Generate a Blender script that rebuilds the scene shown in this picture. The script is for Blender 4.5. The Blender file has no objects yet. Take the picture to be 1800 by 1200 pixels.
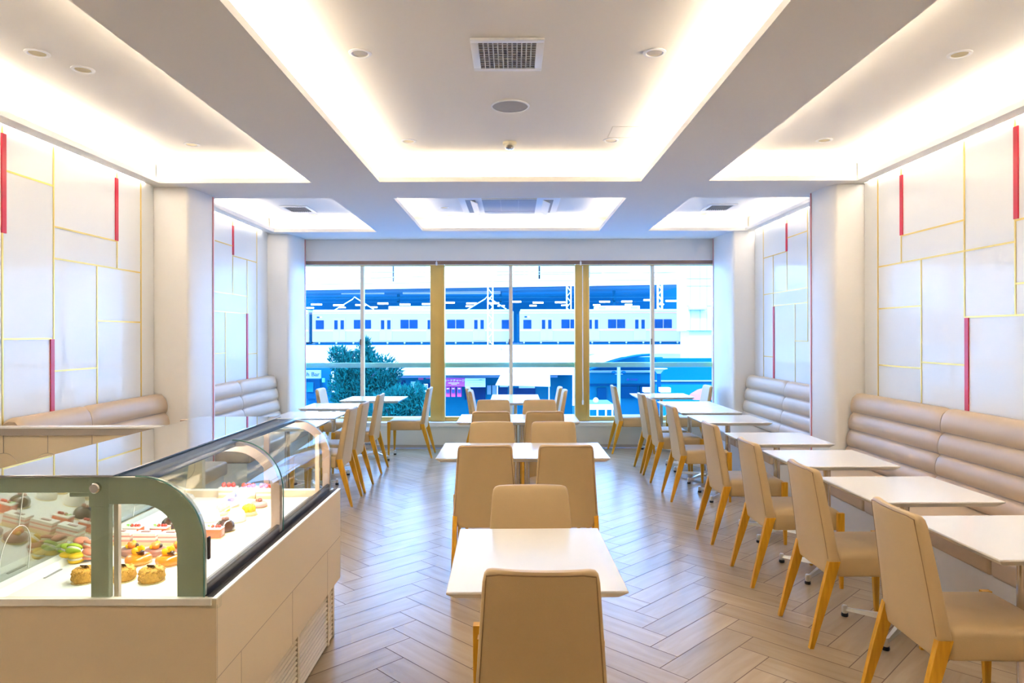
import bpy, bmesh, math, random
from mathutils import Vector, Matrix
random.seed(7)
R = math.radians
S = bpy.context.scene
COL = S.collection

# ------------------------------------------------------------------ camera, world, exposure
cam = bpy.data.cameras.new('camera'); co = bpy.data.objects.new('camera', cam); COL.objects.link(co)
co.location = (0, 0, 1.56); co.rotation_euler = (R(90), R(0.12), 0)
cam.sensor_width = 36; cam.lens = 24.3; cam.shift_x = -3/1800; cam.shift_y = -12/1800
cam.clip_end = 600; cam.clip_start = 0.05
S.camera = co
S.view_settings.view_transform = 'Standard'; S.view_settings.look = 'None'
S.view_settings.gamma = 1; S.view_settings.use_curve_mapping = False
S.view_settings.exposure = 1.66
w = bpy.data.worlds.new('sky'); S.world = w; w.use_nodes = True
nt = w.node_tree; bg = nt.nodes['Background']
tc = nt.nodes.new('ShaderNodeTexCoord'); sx = nt.nodes.new('ShaderNodeSeparateXYZ'); rp = nt.nodes.new('ShaderNodeValToRGB')
nt.links.new(tc.outputs['Generated'], sx.inputs[0]); nt.links.new(sx.outputs['Z'], rp.inputs[0]); nt.links.new(rp.outputs[0], bg.inputs[0])
rp.color_ramp.elements[0].position = 0.0; rp.color_ramp.elements[0].color = (0.31, 0.55, 1.0, 1)
rp.color_ramp.elements[1].position = 0.6; rp.color_ramp.elements[1].color = (0.22, 0.48, 1.0, 1)
bg.inputs[1].default_value = 3.3
sun = bpy.data.lights.new('sun', 'SUN'); so = bpy.data.objects.new('sun', sun); COL.objects.link(so)
sun.energy = 1.0; sun.angle = R(8); sun.color = (1.0, 0.93, 0.82); so.rotation_euler = (R(48), 0, R(-18)); so.location = (0, 0, 30)
pl = bpy.data.lights.new('window_portal', 'AREA'); po = bpy.data.objects.new('window_portal', pl); COL.objects.link(po)
pl.shape = 'RECTANGLE'; pl.size = 5.9; pl.size_y = 2.2; pl.cycles.is_portal = True
po.location = (0, 9.80, 1.45); po.rotation_euler = (R(-90), 0, 0)
LED = 18.0          # cove tube emission

# ------------------------------------------------------------------ materials
MATS = {}
def pr(name, col, rough=.5, metal=0, noise=0, nscale=20, bump=0, bscale=200, coat=0, spec=None, emit=None, es=0, trans=0, sub=0):
    if name in MATS: return MATS[name]
    m = bpy.data.materials.new(name); m.use_nodes = True; n = m.node_tree; b = n.nodes['Principled BSDF']
    b.inputs['Base Color'].default_value = (*col, 1); b.inputs['Roughness'].default_value = rough; b.inputs['Metallic'].default_value = metal
    b.inputs['Coat Weight'].default_value = coat
    if spec is not None: b.inputs['Specular IOR Level'].default_value = spec
    if emit: b.inputs['Emission Color'].default_value = (*emit, 1); b.inputs['Emission Strength'].default_value = es
    if sub: b.inputs['Subsurface Weight'].default_value = sub; b.inputs['Subsurface Scale'].default_value = .01
    if noise or bump:
        t = n.nodes.new('ShaderNodeTexCoord')
    if noise:
        x = n.nodes.new('ShaderNodeTexNoise'); x.inputs['Scale'].default_value = nscale; x.inputs['Detail'].default_value = 3
        n.links.new(t.outputs['Object'], x.inputs['Vector'])
        mx = n.nodes.new('ShaderNodeMix'); mx.data_type = 'RGBA'; mx.blend_type = 'MIX'
        mx.inputs['A'].default_value = (*[max(0, c*(1-noise)) for c in col], 1); mx.inputs['B'].default_value = (*[min(1, c*(1+noise)) for c in col], 1)
        n.links.new(x.outputs['Fac'], mx.inputs['Factor']); n.links.new(mx.outputs['Result'], b.inputs['Base Color'])
    if bump:
        x = n.nodes.new('ShaderNodeTexNoise'); x.inputs['Scale'].default_value = bscale
        n.links.new(t.outputs['Object'], x.inputs['Vector'])
        bp = n.nodes.new('ShaderNodeBump'); bp.inputs['Strength'].default_value = bump; bp.inputs['Distance'].default_value = .002
        n.links.new(x.outputs['Fac'], bp.inputs['Height']); n.links.new(bp.outputs[0], b.inputs['Normal'])
    MATS[name] = m; return m
def glass(name, tint=(1, 1, 1), refl=1.0, base=.04):
    m = bpy.data.materials.new(name); m.use_nodes = True; n = m.node_tree; n.nodes.clear()
    o = n.nodes.new('ShaderNodeOutputMaterial'); mx = n.nodes.new('ShaderNodeMixShader'); t = n.nodes.new('ShaderNodeBsdfTransparent'); g = n.nodes.new('ShaderNodeBsdfGlossy')
    t.inputs[0].default_value = (*tint, 1); g.inputs['Roughness'].default_value = .01
    lw = n.nodes.new('ShaderNodeLayerWeight'); lw.inputs[0].default_value = .35
    ma = n.nodes.new('ShaderNodeMath'); ma.operation = 'MULTIPLY_ADD'; ma.inputs[1].default_value = refl*.55; ma.inputs[2].default_value = base
    pw = n.nodes.new('ShaderNodeMath'); pw.operation = 'POWER'; pw.inputs[1].default_value = 2.2
    n.links.new(lw.outputs['Facing'], pw.inputs[0]); n.links.new(pw.outputs[0], ma.inputs[0]); n.links.new(ma.outputs[0], mx.inputs[0])
    n.links.new(t.outputs[0], mx.inputs[1]); n.links.new(g.outputs[0], mx.inputs[2]); n.links.new(mx.outputs[0], o.inputs[0])
    MATS[name] = m; return m
def emis(name, col, st):
    m = bpy.data.materials.new(name); m.use_nodes = True; n = m.node_tree; n.nodes.clear()
    o = n.nodes.new('ShaderNodeOutputMaterial'); e = n.nodes.new('ShaderNodeEmission'); e.inputs[0].default_value = (*col, 1); e.inputs[1].default_value = st
    n.links.new(e.outputs[0], o.inputs[0]); MATS[name] = m; return m

PLASTER = pr('plaster_white', (.80, .79, .77), .85, bump=.05, bscale=300)
CEIL = pr('ceiling_paint', (.82, .80, .77), .9, bump=.04, bscale=260)
WALLP = pr('wall_paint_white', (.83, .82, .80), .55, bump=.06, bscale=350)
PILLAR = pr('pillar_board', (.84, .82, .79), .4, noise=.02, nscale=3)
PANELG = pr('back_painted_glass', (.80, .81, .80), .32, coat=.25, noise=.03, nscale=.8)
GOLD = pr('gold_strip', (.80, .58, .16), .35, metal=.6, noise=.08, nscale=8)
REDS = pr('red_strip', (.62, .004, .03), .35, coat=.1, noise=.1, nscale=5)
BRONZE = pr('bronze_frame', (.70, .47, .13), .38, metal=.45, noise=.08, nscale=6)
BRONZED = pr('dark_bronze', (.22, .15, .12), .4, metal=.4, noise=.1)
LEATH = pr('beige_leather', (.61, .43, .215), .48, noise=.04, nscale=12, bump=.25, bscale=420)
PIPING = pr('brown_piping', (.30, .18, .08), .5, noise=.05)
BENCHL = pr('bench_leather', (.58, .43, .28), .42, noise=.05, nscale=7, bump=.2, bscale=380)
BENCHD = pr('bench_side_leather', (.40, .32, .24), .45, noise=.05, nscale=7, bump=.2, bscale=380)
TOP = pr('white_laminate', (.86, .85, .83), .22, coat=.25, noise=.01, nscale=2)
CHROME = pr('chrome', (.72, .70, .68), .13, metal=1, noise=.04, nscale=30)
ALU = pr('brushed_aluminium', (.70, .70, .68), .3, metal=.9, noise=.05, nscale=60)
RUBBER = pr('black_rubber', (.015, .015, .018), .5, noise=.2)
WHITEM = pr('white_metal', (.80, .81, .83), .4, noise=.02)
GREYM = pr('grey_grille', (.32, .31, .30), .55, noise=.05)
DARK = pr('dark_void', (.05, .045, .04), .8, noise=.1)
CREAM = pr('cream_cladding', (.76, .62, .42), .32, noise=.02, nscale=4)
CREAMT = pr('cream_top', (.82, .78, .70), .3, noise=.02, nscale=4)
COUNT = pr('shaded_edge', (.42, .36, .31), .5, noise=.03)
LED_M = emis('cove_led', (1.0, .84, .64), LED)
LEDW = emis('wall_led', (1.0, .92, .82), LED*.9)
LED_F = emis('cove_led_window_side', (1.0, .86, .70), LED*.5)
CASEL = emis('case_led', (1.0, .94, .86), 30)

def wood(name, c1, c2, sc=1.0, rough=.4):
    m = bpy.data.materials.new(name); m.use_nodes = True; n = m.node_tree; b = n.nodes['Principled BSDF']; b.inputs['Roughness'].default_value = rough
    t = n.nodes.new('ShaderNodeTexCoord'); mp = n.nodes.new('ShaderNodeMapping'); mp.inputs['Scale'].default_value = (30*sc, 30*sc, 3*sc)
    x = n.nodes.new('ShaderNodeTexNoise'); x.inputs['Scale'].default_value = 2; x.inputs['Detail'].default_value = 5
    r = n.nodes.new('ShaderNodeValToRGB'); r.color_ramp.elements[0].color = (*c1, 1); r.color_ramp.elements[1].color = (*c2, 1)
    r.color_ramp.elements[0].position = .3; r.color_ramp.elements[1].position = .7
    n.links.new(t.outputs['Object'], mp.inputs[0]); n.links.new(mp.outputs[0], x.inputs['Vector']); n.links.new(x.outputs['Fac'], r.inputs[0]); n.links.new(r.outputs[0], b.inputs['Base Color'])
    return m
LEGW = wood('oak_leg', (.66, .30, .010), (.84, .44, .022))

# ------------------------------------------------------------------ mesh helpers
def box(bm, x0, x1, y0, y1, z0, z1, bev=0, seg=2, mi=0):
    vs = [bm.verts.new((x, y, z)) for x in (x0, x1) for y in (y0, y1) for z in (z0, z1)]
    F = [(0, 1, 3, 2), (4, 6, 7, 5), (0, 4, 5, 1), (2, 3, 7, 6), (0, 2, 6, 4), (1, 5, 7, 3)]
    fs = [bm.faces.new([vs[i] for i in f]) for f in F]
    for f in fs: f.material_index = mi
    if bev:
        es = {e for f in fs for e in f.edges}
        bmesh.ops.bevel(bm, geom=list(es), offset=bev, segments=seg, affect='EDGES', profile=.5)
def loft(bm, loops, cap=True, mi=0, closed=True):
    rings = [[bm.verts.new(p) for p in L] for L in loops]
    n = len(rings[0])
    for a, b in zip(rings, rings[1:]):
        for i in range(n if closed else n-1):
            f = bm.faces.new((a[i], a[(i+1) % n], b[(i+1) % n], b[i])); f.material_index = mi
    if cap and closed:
        for r in (rings[0], rings[-1]):
            f = bm.faces.new(r); f.material_index = mi
def rect(x0, x1, y0, y1, z): return [(x0, y0, z), (x1, y0, z), (x1, y1, z), (x0, y1, z)]
def lathe(bm, prof, c=(0, 0, 0), n=20, mi=0, cap=True):
    loft(bm, [[(c[0]+r*math.cos(2*math.pi*i/n), c[1]+r*math.sin(2*math.pi*i/n), c[2]+z) for i in range(n)] for r, z in prof], cap, mi)
def tube(bm, pts, r, n=8, mi=0):
    pts = [Vector(p) for p in pts]; loops = []
    for i, p in enumerate(pts):
        d = (pts[min(i+1, len(pts)-1)] - pts[max(i-1, 0)]).normalized()
        u = d.cross(Vector((0, 0, 1)) if abs(d.z) < .9 else Vector((1, 0, 0))).normalized(); v = d.cross(u)
        rr = r[i] if isinstance(r, (list, tuple)) else r
        loops.append([p + rr*(math.cos(2*math.pi*k/n)*u + math.sin(2*math.pi*k/n)*v) for k in range(n)])
    loft(bm, loops, mi=mi)
def prism(bm, pts, axis, a, b, mi=0):
    def q(p, t): return {'x': (t, p[0], p[1]), 'y': (p[0], t, p[1]), 'z': (p[0], p[1], t)}[axis]
    loft(bm, [[q(p, a) for p in pts], [q(p, b) for p in pts]], mi=mi)
def sphere(bm, c, r, sc=(1, 1, 1), u=14, v=8, mi=0):
    n0 = len(bm.faces)
    bmesh.ops.create_uvsphere(bm, u_segments=u, v_segments=v, radius=r, matrix=Matrix.Translation(c) @ Matrix.Diagonal((*sc, 1)))
    if mi:
        bm.faces.ensure_lookup_table()
        for f in bm.faces[n0:]: f.material_index = mi
def obj(name, bm, mat, parent=None, smooth=True, ang=35, loc=None):
    bmesh.ops.recalc_face_normals(bm, faces=bm.faces)
    me = bpy.data.meshes.new(name); bm.to_mesh(me); bm.free()
    for m in (mat if isinstance(mat, (list, tuple)) else [mat]): me.materials.append(m)
    if smooth:
        me.polygons.foreach_set('use_smooth', [True]*len(me.polygons)); me.set_sharp_from_angle(angle=R(ang))
    o = bpy.data.objects.new(name, me); COL.objects.link(o)
    if parent: o.parent = parent
    if loc: o.location = loc
    return o
def NB(): return bmesh.new()
def tag(o, label, cat, group=None, kind=None):
    o['label'] = label; o['category'] = cat
    if group: o['group'] = group
    if kind: o['kind'] = kind
    return o
def thing(name, label, cat, loc=(0, 0, 0), rz=0, group=None):
    o = bpy.data.objects.new(name, None); COL.objects.link(o); o.location = loc; o.rotation_euler = (0, 0, rz); o.empty_display_size = .1
    return tag(o, label, cat, group)
def struct(name, bm, mat, parent=None, smooth=False):
    o = obj(name, bm, mat, parent, smooth)
    if not parent: o['kind'] = 'structure'
    return o
def sempty(name):
    o = bpy.data.objects.new(name, None); COL.objects.link(o); o['kind'] = 'structure'; return o
def dup(root, loc, rz, label=None, group=None):
    r = root.copy(); COL.objects.link(r); r.location = loc; r.rotation_euler = (0, 0, rz)
    if label: r['label'] = label
    if group: r['group'] = group
    for ch in list(root.children):
        c = ch.copy(); COL.objects.link(c); c.parent = r
        for g in ch.children:
            d = g.copy(); COL.objects.link(d); d.parent = c
    return r

# ------------------------------------------------------------------ room dimensions
XL, XR = -3.19, 3.07        # niche wall planes
YF = 9.50                   # window wall
ZC, ZU = 2.87, 3.07         # soffit and raised ceiling
YB = -2.2

# ---- floor : herringbone porcelain planks
def build_floor():
    m = bpy.data.materials.new('oak_look_tile'); m.use_nodes = True; n = m.node_tree; b = n.nodes['Principled BSDF']
    uv = n.nodes.new('ShaderNodeUVMap'); mp = n.nodes.new('ShaderNodeMapping'); mp.inputs['Scale'].default_value = (1.6, 13, 1)
    x = n.nodes.new('ShaderNodeTexNoise'); x.inputs['Scale'].default_value = 1.6; x.inputs['Detail'].default_value = 6; x.inputs['Distortion'].default_value = .6
    r = n.nodes.new('ShaderNodeValToRGB'); r.color_ramp.elements[0].color = (.44, .32, .185, 1); r.color_ramp.elements[1].color = (.50, .38, .235, 1)
    r.color_ramp.elements[0].position = .3; r.color_ramp.elements[1].position = .66
    at = n.nodes.new('ShaderNodeAttribute'); at.attribute_name = 'tone'
    mx = n.nodes.new('ShaderNodeMix'); mx.data_type = 'RGBA'; mx.blend_type = 'MULTIPLY'; mx.inputs['Factor'].default_value = 1
    n.links.new(uv.outputs[0], mp.inputs[0]); n.links.new(mp.outputs[0], x.inputs['Vector']); n.links.new(x.outputs['Fac'], r.inputs[0])
    n.links.new(r.outputs[0], mx.inputs['A']); n.links.new(at.outputs['Color'], mx.inputs['B']); n.links.new(mx.outputs['Result'], b.inputs['Base Color'])
    b.inputs['Roughness'].default_value = .27; b.inputs['Specular IOR Level'].default_value = .6
    grout = pr('grout', (.16, .095, .05), .9, noise=.1)
    bm = NB(); ul = bm.loops.layers.uv.new('UVMap'); cl = bm.loops.layers.float_color.new('tone')
    W, N, g = .1562, 4, .0024; s = 1/math.sqrt(2)
    x0, y0 = .790, 3.342
    X0, X1, Y0, Y1 = XL, XR, YB, YF
    def add(u0, u1, v0, v1, along):
        ps = [(u0*W+g, v0*W+g), (u1*W-g, v0*W+g), (u1*W-g, v1*W-g), (u0*W+g, v1*W-g)]
        P = [(x0+(p[0]-p[1])*s, y0+(p[0]+p[1])*s) for p in ps]
        if max(p[0] for p in P) < X0 or min(p[0] for p in P) > X1 or max(p[1] for p in P) < Y0 or min(p[1] for p in P) > Y1: return
        f = bm.faces.new([bm.verts.new((*p, .0004)) for p in P]); ou, ov = random.random()*40, random.random()*40; t = random.uniform(.90, 1.06)
        for l, p in zip(f.loops, ps):
            q = p if along else (p[1], p[0])
            l[ul].uv = (q[0]+ou, q[1]+ov); l[cl] = (t, t, t, 1)
    for j in range(-7, 8):
        for i in range(-60, 61):
            u, v = i+j*N, i-j*N
            add(u, u+N, v, v+1, True); add(u+N, u+N+1, v+1-N, v+1, False)
    for co_, no in (((X0, 0, 0), (-1, 0, 0)), ((X1, 0, 0), (1, 0, 0)), ((0, Y0, 0), (0, -1, 0)), ((0, Y1, 0), (0, 1, 0))):
        bmesh.ops.bisect_plane(bm, geom=bm.verts[:]+bm.edges[:]+bm.faces[:], plane_co=co_, plane_no=no, clear_outer=True)
    tiles = bm
    bm = NB(); box(bm, X0, X1, Y0, Y1, -.1, 0); fl = struct('floor', bm, grout)
    obj('floor_tiles', tiles, m, fl, False)
build_floor()

# ---- ceiling : soffit beams with cove openings, raised ceiling
OPEN = [  # x0,x1,y0,y1 of each cove opening in the soffit
    (-1.147, 1.092, -.2, 5.92), (-3.047, -1.737, -.2, 5.95), (1.668, 2.935, -.2, 5.90),
    (-1.150, 1.085, 6.63, 8.745), (-3.047, -1.740, 6.63, 8.80), (1.70, 2.935, 6.63, 8.75)]
LX0, LX1 = -3.16, 3.04   # soffit edges toward the side walls (slot beyond)
def build_ceiling():
    bm = NB()
    box(bm, XL-.2, XR+.2, YB-.2, YF+.3, ZU, ZU+.1)
    # soffit sheet = grid cells not inside an opening
    xs = sorted({LX0, LX1, *[v for o in OPEN for v in o[:2]]}); ys = sorted({YB, YF, *[v for o in OPEN for v in o[2:]]})
    for xa, xb in zip(xs, xs[1:]):
        for ya, yb in zip(ys, ys[1:]):
            cx, cy = (xa+xb)/2, (ya+yb)/2
            if not any(o[0] < cx < o[1] and o[2] < cy < o[3] for o in OPEN): box(bm, xa, xb, ya, yb, ZC, ZC+.012)
    for x0, x1, y0, y1 in OPEN:      # lip upstands
        h = .042; t = .014
        box(bm, x0-t, x0, y0-t, y1+t, ZC+.012, ZC+h); box(bm, x1, x1+t, y0-t, y1+t, ZC+.012, ZC+h)
        box(bm, x0, x1, y0-t, y0, ZC+.012, ZC+h); box(bm, x0, x1, y1, y1+t, ZC+.012, ZC+h)
    for x in (LX0, LX1-.012): box(bm, x, x+.012, YB, YF, ZC, ZC+.03)
    # solid cores of the beams (back of the coves)
    g = .15
    for x0, x1 in ((-1.740+g, -1.147-g), (1.092+g, 1.668-g)): box(bm, x0, x1, YB, YF, ZC+.012, ZU)
    box(bm, LX0+.012, LX1-.012, 5.95+g, 6.63-g, ZC+.012, ZU); box(bm, LX0+.012, LX1-.012, 8.78+g, YF, ZC+.012, ZU)
    box(bm, LX0+.012, LX1-.012, YB, -.2-g, ZC+.012, ZU)
    # pillar heads closing the wall slot
    box(bm, XL, LX0, 6.05, 6.75, ZC, ZU); box(bm, LX1, XR, 6.0, 6.75, ZC, ZU); box(bm, XL, LX0, 8.9, YF, ZC, ZU); box(bm, LX1, XR, 8.76, YF, ZC, ZU)
    c = struct('ceiling', bm, CEIL)
    # access hatch hairlines
    bm = NB()
    for a in ((.72, 1.02, 5.02, 5.026), (.72, 1.02, 5.30, 5.306), (.72, .726, 5.02, 5.306), (1.014, 1.02, 5.02, 5.306)): box(bm, *a, ZU-.002, ZU)
    obj('hatch_gap', bm, pr('hatch_line', (.62, .6, .57), .8, noise=.02), c, False)
    return c
CE = build_ceiling()
def cove_lights():
    n = 0
    labs = ['centre near', 'left near', 'right near', 'centre far', 'left far', 'right far']
    for (x0, x1, y0, y1), lb in zip(OPEN, labs):
        nice = {'centre near': 'around the large middle ceiling recess', 'left near': 'around the large left ceiling recess', 'right near': 'around the large right ceiling recess',
                'centre far': 'around the small recess holding the air conditioner', 'left far': 'around the small left recess by the window', 'right far': 'around the small right recess by the window'}[lb]
        t = thing('cove_light', 'hidden warm white strip lighting ' + nice, 'cove light', (0, 0, 0), 0, None)
        a, wd = .05, .025; e = .10
        for s in ((x0-a-wd, x0-a, y0+e, y1-e), (x1+a, x1+a+wd, y0+e, y1-e), (x0+e, x1-e, y1+a, y1+a+wd), (x0+e, x1-e, y0-a-wd, y0-a)):
            if s[0] < LX0+.013: s = (LX0+.014, LX0+.034, s[2], s[3])
            if s[1] > LX1-.013: s = (LX1-.034, LX1-.014, s[2], s[3])
            if s[2] < 6.8 and False: pass
            bm = NB(); box(bm, *s, ZC+.013, ZC+.025); obj('light_strip', bm, LED_F if y0 > 6 else LED_M, t, False)
    for sx, x in (('left', XL+.015), ('right', XR-.015)):
        for wh, a, b in (('near', -.2, 5.95), ('far', 6.8, 8.72)):
            bm = NB(); box(bm, x-.007, x+.007, a, b, ZC+.008, ZC+.016)
            tag(obj('wall_wash_light', bm, LEDW, None, False), f'wall washing strip light in the ceiling slot above the {sx} {"nearer" if wh=="near" else "window-side"} panelled niche', 'strip light')
cove_lights()

# ---- walls
def slab(name, a, m=WALLP): bm = NB(); box(bm, *a); return struct(name, bm, m)
slab('wall_left', (XL-.15, XL, YB, YF+.25, 0, ZU)); slab('wall_right', (XR, XR+.15, YB, YF+.25, 0, ZU)); slab('wall_back', (XL, XR, YB-.15, YB, 0, ZU), pr('back_room_brown', (.50, .37, .24), .8, noise=.05))
bm = NB(); box(bm, XL, XR, YF, YF+.12, 2.535, ZU); box(bm, XL, XR, YF+.03, YF+.30, 0, .30)
struct('wall_far', bm, WALLP)
bm = NB(); box(bm, XL, XR, YF-.01, YF+.27, .30, .355, .004); struct('trim_1', bm, WALLP)                         # window ledge
bm = NB(); box(bm, XL, XR, YF+.015, YF+.03, 0, .045); struct('baseboard_far', bm, pr('taupe_base', (.5, .44, .38), .6, noise=.03))
bm = NB(); box(bm, XL+.1, XR-.05, YF-.012, YF, 2.525, 2.575); struct('trim_2', bm, BRONZED)            # dark head rail of the blinds
bm = NB(); box(bm, XL+.1, XR-.05, YF-.016, YF, 2.575, 2.590); struct('trim_3', bm, WHITEM)

# ---- pillars with curved aisle corner and a red line
def pillar(side, y0, y1, xw, xi, xe, label):
    # xw wall plane, xi where the camera face stops, xe aisle face
    s = side; n = 10
    pts = [(xw, y0), (xi, y0)]
    for k in range(1, n+1):
        a = k/n*math.pi/2
        pts.append((xi+(xe-xi)*math.sin(a), y0+(y1-y0-.06)*(1-math.cos(a))))
    pts += [(xe, y1), (xw, y1)]
    bm = NB(); prism(bm, pts, 'z', 0.003, ZC)
    t = thing('pillar', label, 'pillar'); obj('pillar_board', bm, PILLAR, t, ang=50)
    bm = NB(); box(bm, min(xe-s*.001, xe-s*.006), max(xe-s*.001, xe-s*.006), y1-.05, y1-.032, .01, ZC-.005); obj('red_line', bm, pr('red_line_paint', (.75, .22, .2), .4, noise=.05), t, False)
    bm = NB(); box(bm, min(xw, xe), max(xw, xe), y0+.02, y1, 0.003, .06); obj('skirting', bm, WHITEM, t, False)
pillar(1, 6.04, 6.46, XR, 2.84, 2.765, 'white pillar at right between the two panelled niches')
pillar(-1, 6.12, 6.58, XL, -2.90, -2.845, 'white pillar at left between the two panelled niches')
pillar(1, 8.78, YF-.02, XR, 2.82, 2.73, 'white pillar at right corner beside the window')
pillar(-1, 8.95, YF-.02, XL, -2.94, -2.85, 'white pillar at left corner beside the window')

# ---- panelled niche walls : white glass with gold and red strips
def niche(side, xw, V, H, RS, y0, y1, label):
    t = thing('wall_panelling', label, 'wall panelling')
    x = lambda d: (xw - side*d)
    def bx(bm, d0, d1, ya, yb, za, zb): box(bm, min(x(d0), x(d1)), max(x(d0), x(d1)), ya, yb, za, zb)
    bm = NB(); bx(bm, 0, .008, y0, y1, .4, 2.90); obj('white_glass', bm, PANELG, t, False)
    for y, za, zb in V:
        bm = NB(); bx(bm, .008, .012, y-.006, y+.006, za, zb); obj('gold_strip', bm, GOLD, t, False)
    for ya, yb, z in H:
        bm = NB(); bx(bm, .008, .011, ya, yb, z-.006, z+.006); obj('gold_strip', bm, GOLD, t, False)
    for y, za, zb in RS:
        bm = NB(); bx(bm, .008, .016, y-.019, y+.019, za, zb); obj('red_strip', bm, REDS, t, False)
niche(1, XR, [(5.805, 1.0, 2.87), (5.456, 2.121, 2.87), (4.692, 1.671, 2.87), (4.216, 1.672, 2.87), (5.19, 1.0, 2.121), (3.3, 1.0, 2.87)],
      [(4.692, 5.456, 2.332), (4.692, 5.805, 2.121), (4.216, 4.692, 2.121), (5.19, 5.805, 1.77), (5.19, 5.805, 1.30), (4.692, 5.19, 1.347), (3.3, 4.692, 1.672), (3.3, 4.216, 2.25), (3.3, 4.216, 1.864)],
      [(5.449, 2.337, 2.81), (4.205, 2.258, 2.82), (4.666, 1.0, 1.667)], 2.0, 6.03, 'white glass wall panelling with gold and red strips behind the right bench nearer the camera')
niche(1, XR, [(8.467, 1.0, 2.87), (8.148, 1.299, 2.488), (7.738, 2.042, 2.87), (7.195, 1.481, 2.87), (7.519, 1.0, 1.888)],
      [(7.738, 8.467, 2.487), (7.195, 7.738, 2.634), (7.195, 8.467, 2.042), (7.195, 8.131, 1.89), (8.131, 8.467, 1.291), (7.195, 7.519, 1.485)],
      [(7.745, 2.486, 2.80), (8.131, 1.0, 1.883)], 6.47, 8.77, 'white glass wall panelling with thin gold lines in the right niche by the window')
niche(-1, XL, [(5.899, 1.0, 2.87), (5.544, 2.10, 2.87), (4.780, 1.314, 2.87), (4.30, 1.0, 2.87), (5.277, 1.0, 2.09)],
      [(4.30, 4.78, 2.594), (4.78, 5.544, 2.315), (4.78, 5.899, 2.095), (5.277, 5.899, 1.672), (4.30, 4.76, 1.539), (4.78, 5.277, 1.314)],
      [(5.537, 2.318, 2.82), (4.760, 1.0, 1.535), (4.310, 2.20, 2.82)], 2.0, 6.11, 'white glass wall panelling with gold and red strips behind the left bench nearer the camera')
niche(-1, XL, [(8.562, 1.0, 2.87), (7.83, 2.023, 2.87), (8.247, 1.818, 2.46), (7.626, 1.0, 1.815)],
      [(7.0, 7.83, 2.569), (7.83, 8.562, 2.46), (7.0, 8.247, 2.023), (7.0, 8.247, 1.817), (7.0, 7.626, 1.366), (8.247, 8.562, 1.335)],
      [(7.837, 2.47, 2.80), (8.247, 1.0, 1.818)], 6.59, 8.94, 'white glass wall panelling with thin gold lines in the left niche by the window')

# ------------------------------------------------------------------ window
GLW = glass('window_glass', (.94, .97, 1.0), .3, .006)
def window():
    yg = YF+.20
    px = lambda p, Y=YF+.2: (p-903)*Y/1215
    zt, zb = 2.535, .358
    bays = [(-3.10, px(770)), (px(770), px(1022.5)), (px(1022.5), 2.99)]
    mids = [px(637.5), px(898), px(1146.5)]
    for k, ((a, b), m) in enumerate(zip(bays, mids), 1):
        W = sempty('window_%d' % k)
        bm = NB()
        ha = .10; L = a if k == 1 else a+ha; Rr = b if k == 3 else b-ha
        box(bm, L, Rr, yg-.05, yg+.05, zb, zb+.055, .004); box(bm, L, Rr, yg-.05, yg+.05, zt-.01, zt+.05, .004)
        if k == 3: box(bm, Rr-.20, Rr, yg-.05, yg+.05, zb, zt, .004)
        if k == 1: box(bm, L, L+.12, yg-.05, yg+.05, zb, zt, .004)
        struct('window_frame', bm, BRONZE, W, True)
        bm = NB(); box(bm, m-.025, m+.025, yg-.035, yg+.035, zb+.05, zt, .003); struct('meeting_stile', bm, pr('champagne_stile', (.80, .68, .50), .5, metal=.0, noise=.05), W, True)
        for c0, c1, dy in ((L, m, .012), (m, Rr, -.012)):
            bm = NB(); box(bm, c0, c1, yg+dy-.003, yg+dy+.003, zb+.05, zt); struct('glass_pane', bm, GLW, W)
        bm = NB(); box(bm, m-.03, m-.012, yg-.055, yg-.035, 1.42, 1.50, .003); struct('latch', bm, BRONZED, W, True)
    for k, x in enumerate((px(770), px(1022.5)), 4):
        bm = NB(); box(bm, x-.10, x+.10, yg-.085, yg+.06, .356, 2.535, .006); box(bm, x+.055, x+.065, yg-.09, yg-.083, .36, 2.52)
        o = struct('trim_%d' % k, bm, BRONZE, None, True)
    bm = NB(); box(bm, px(1255), px(1262), yg-.062, yg-.05, .37, 2.52); struct('trim_6', bm, BRONZED)
    # rail outside the panes
    bm = NB(); box(bm, -3.1, 2.99, yg+.10, yg+.14, 1.095, 1.165, .004)
    tag(obj('safety_rail', bm, pr('teal_rail', (.30, .62, .56), .4, metal=.3, noise=.05)), 'flat greenish safety rail running across outside all the window panes', 'rail')
    bm = NB(); zz = 2.5
    x = px(1024, YF)
    lathe(bm, [(.012, .60), (.012, .655), (.006, .66), (.005, 2.50)], (x, YF-.03, 0), 10); 
    tag(obj('blind_wand', bm, pr('clear_plastic', (.85, .83, .80), .25, noise=.02)), 'long translucent blind wand hanging before the right thick window post', 'blind wand')
    for x, l in ((px(768, YF), 'left'), (px(1024.5, YF)-.03, 'right')):
        bm = NB(); box(bm, x-.012, x+.012, YF-.035, YF-.016, 2.51, 2.56, .005); lathe(bm, [(.004, 2.56), (.004, 2.6)], (x, YF-.025, 0), 8)
        tag(obj('cord_clip', bm, WHITEM), f'small white cord clip on the dark blind rail above the {l} thick post', 'cord clip')
window()

# ---- socket
t = thing('wall_socket', 'grey double socket plate low on the window wall behind the left chairs', 'socket', ((646.5-903)*YF/1215, YF+.03, 1.56-195*YF/1215))
bm = NB(); box(bm, -.05, .05, -.010, -.002, -.04, .04, .002); obj('cover_plate', bm, pr('grey_plate', (.30, .33, .38), .4, noise=.05), t)
bm = NB(); [box(bm, a-.012, a+.012, -.013, -.0095, -.014, .014, .001) for a in (-.02, .02)]; obj('outlet', bm, DARK, t)

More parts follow.
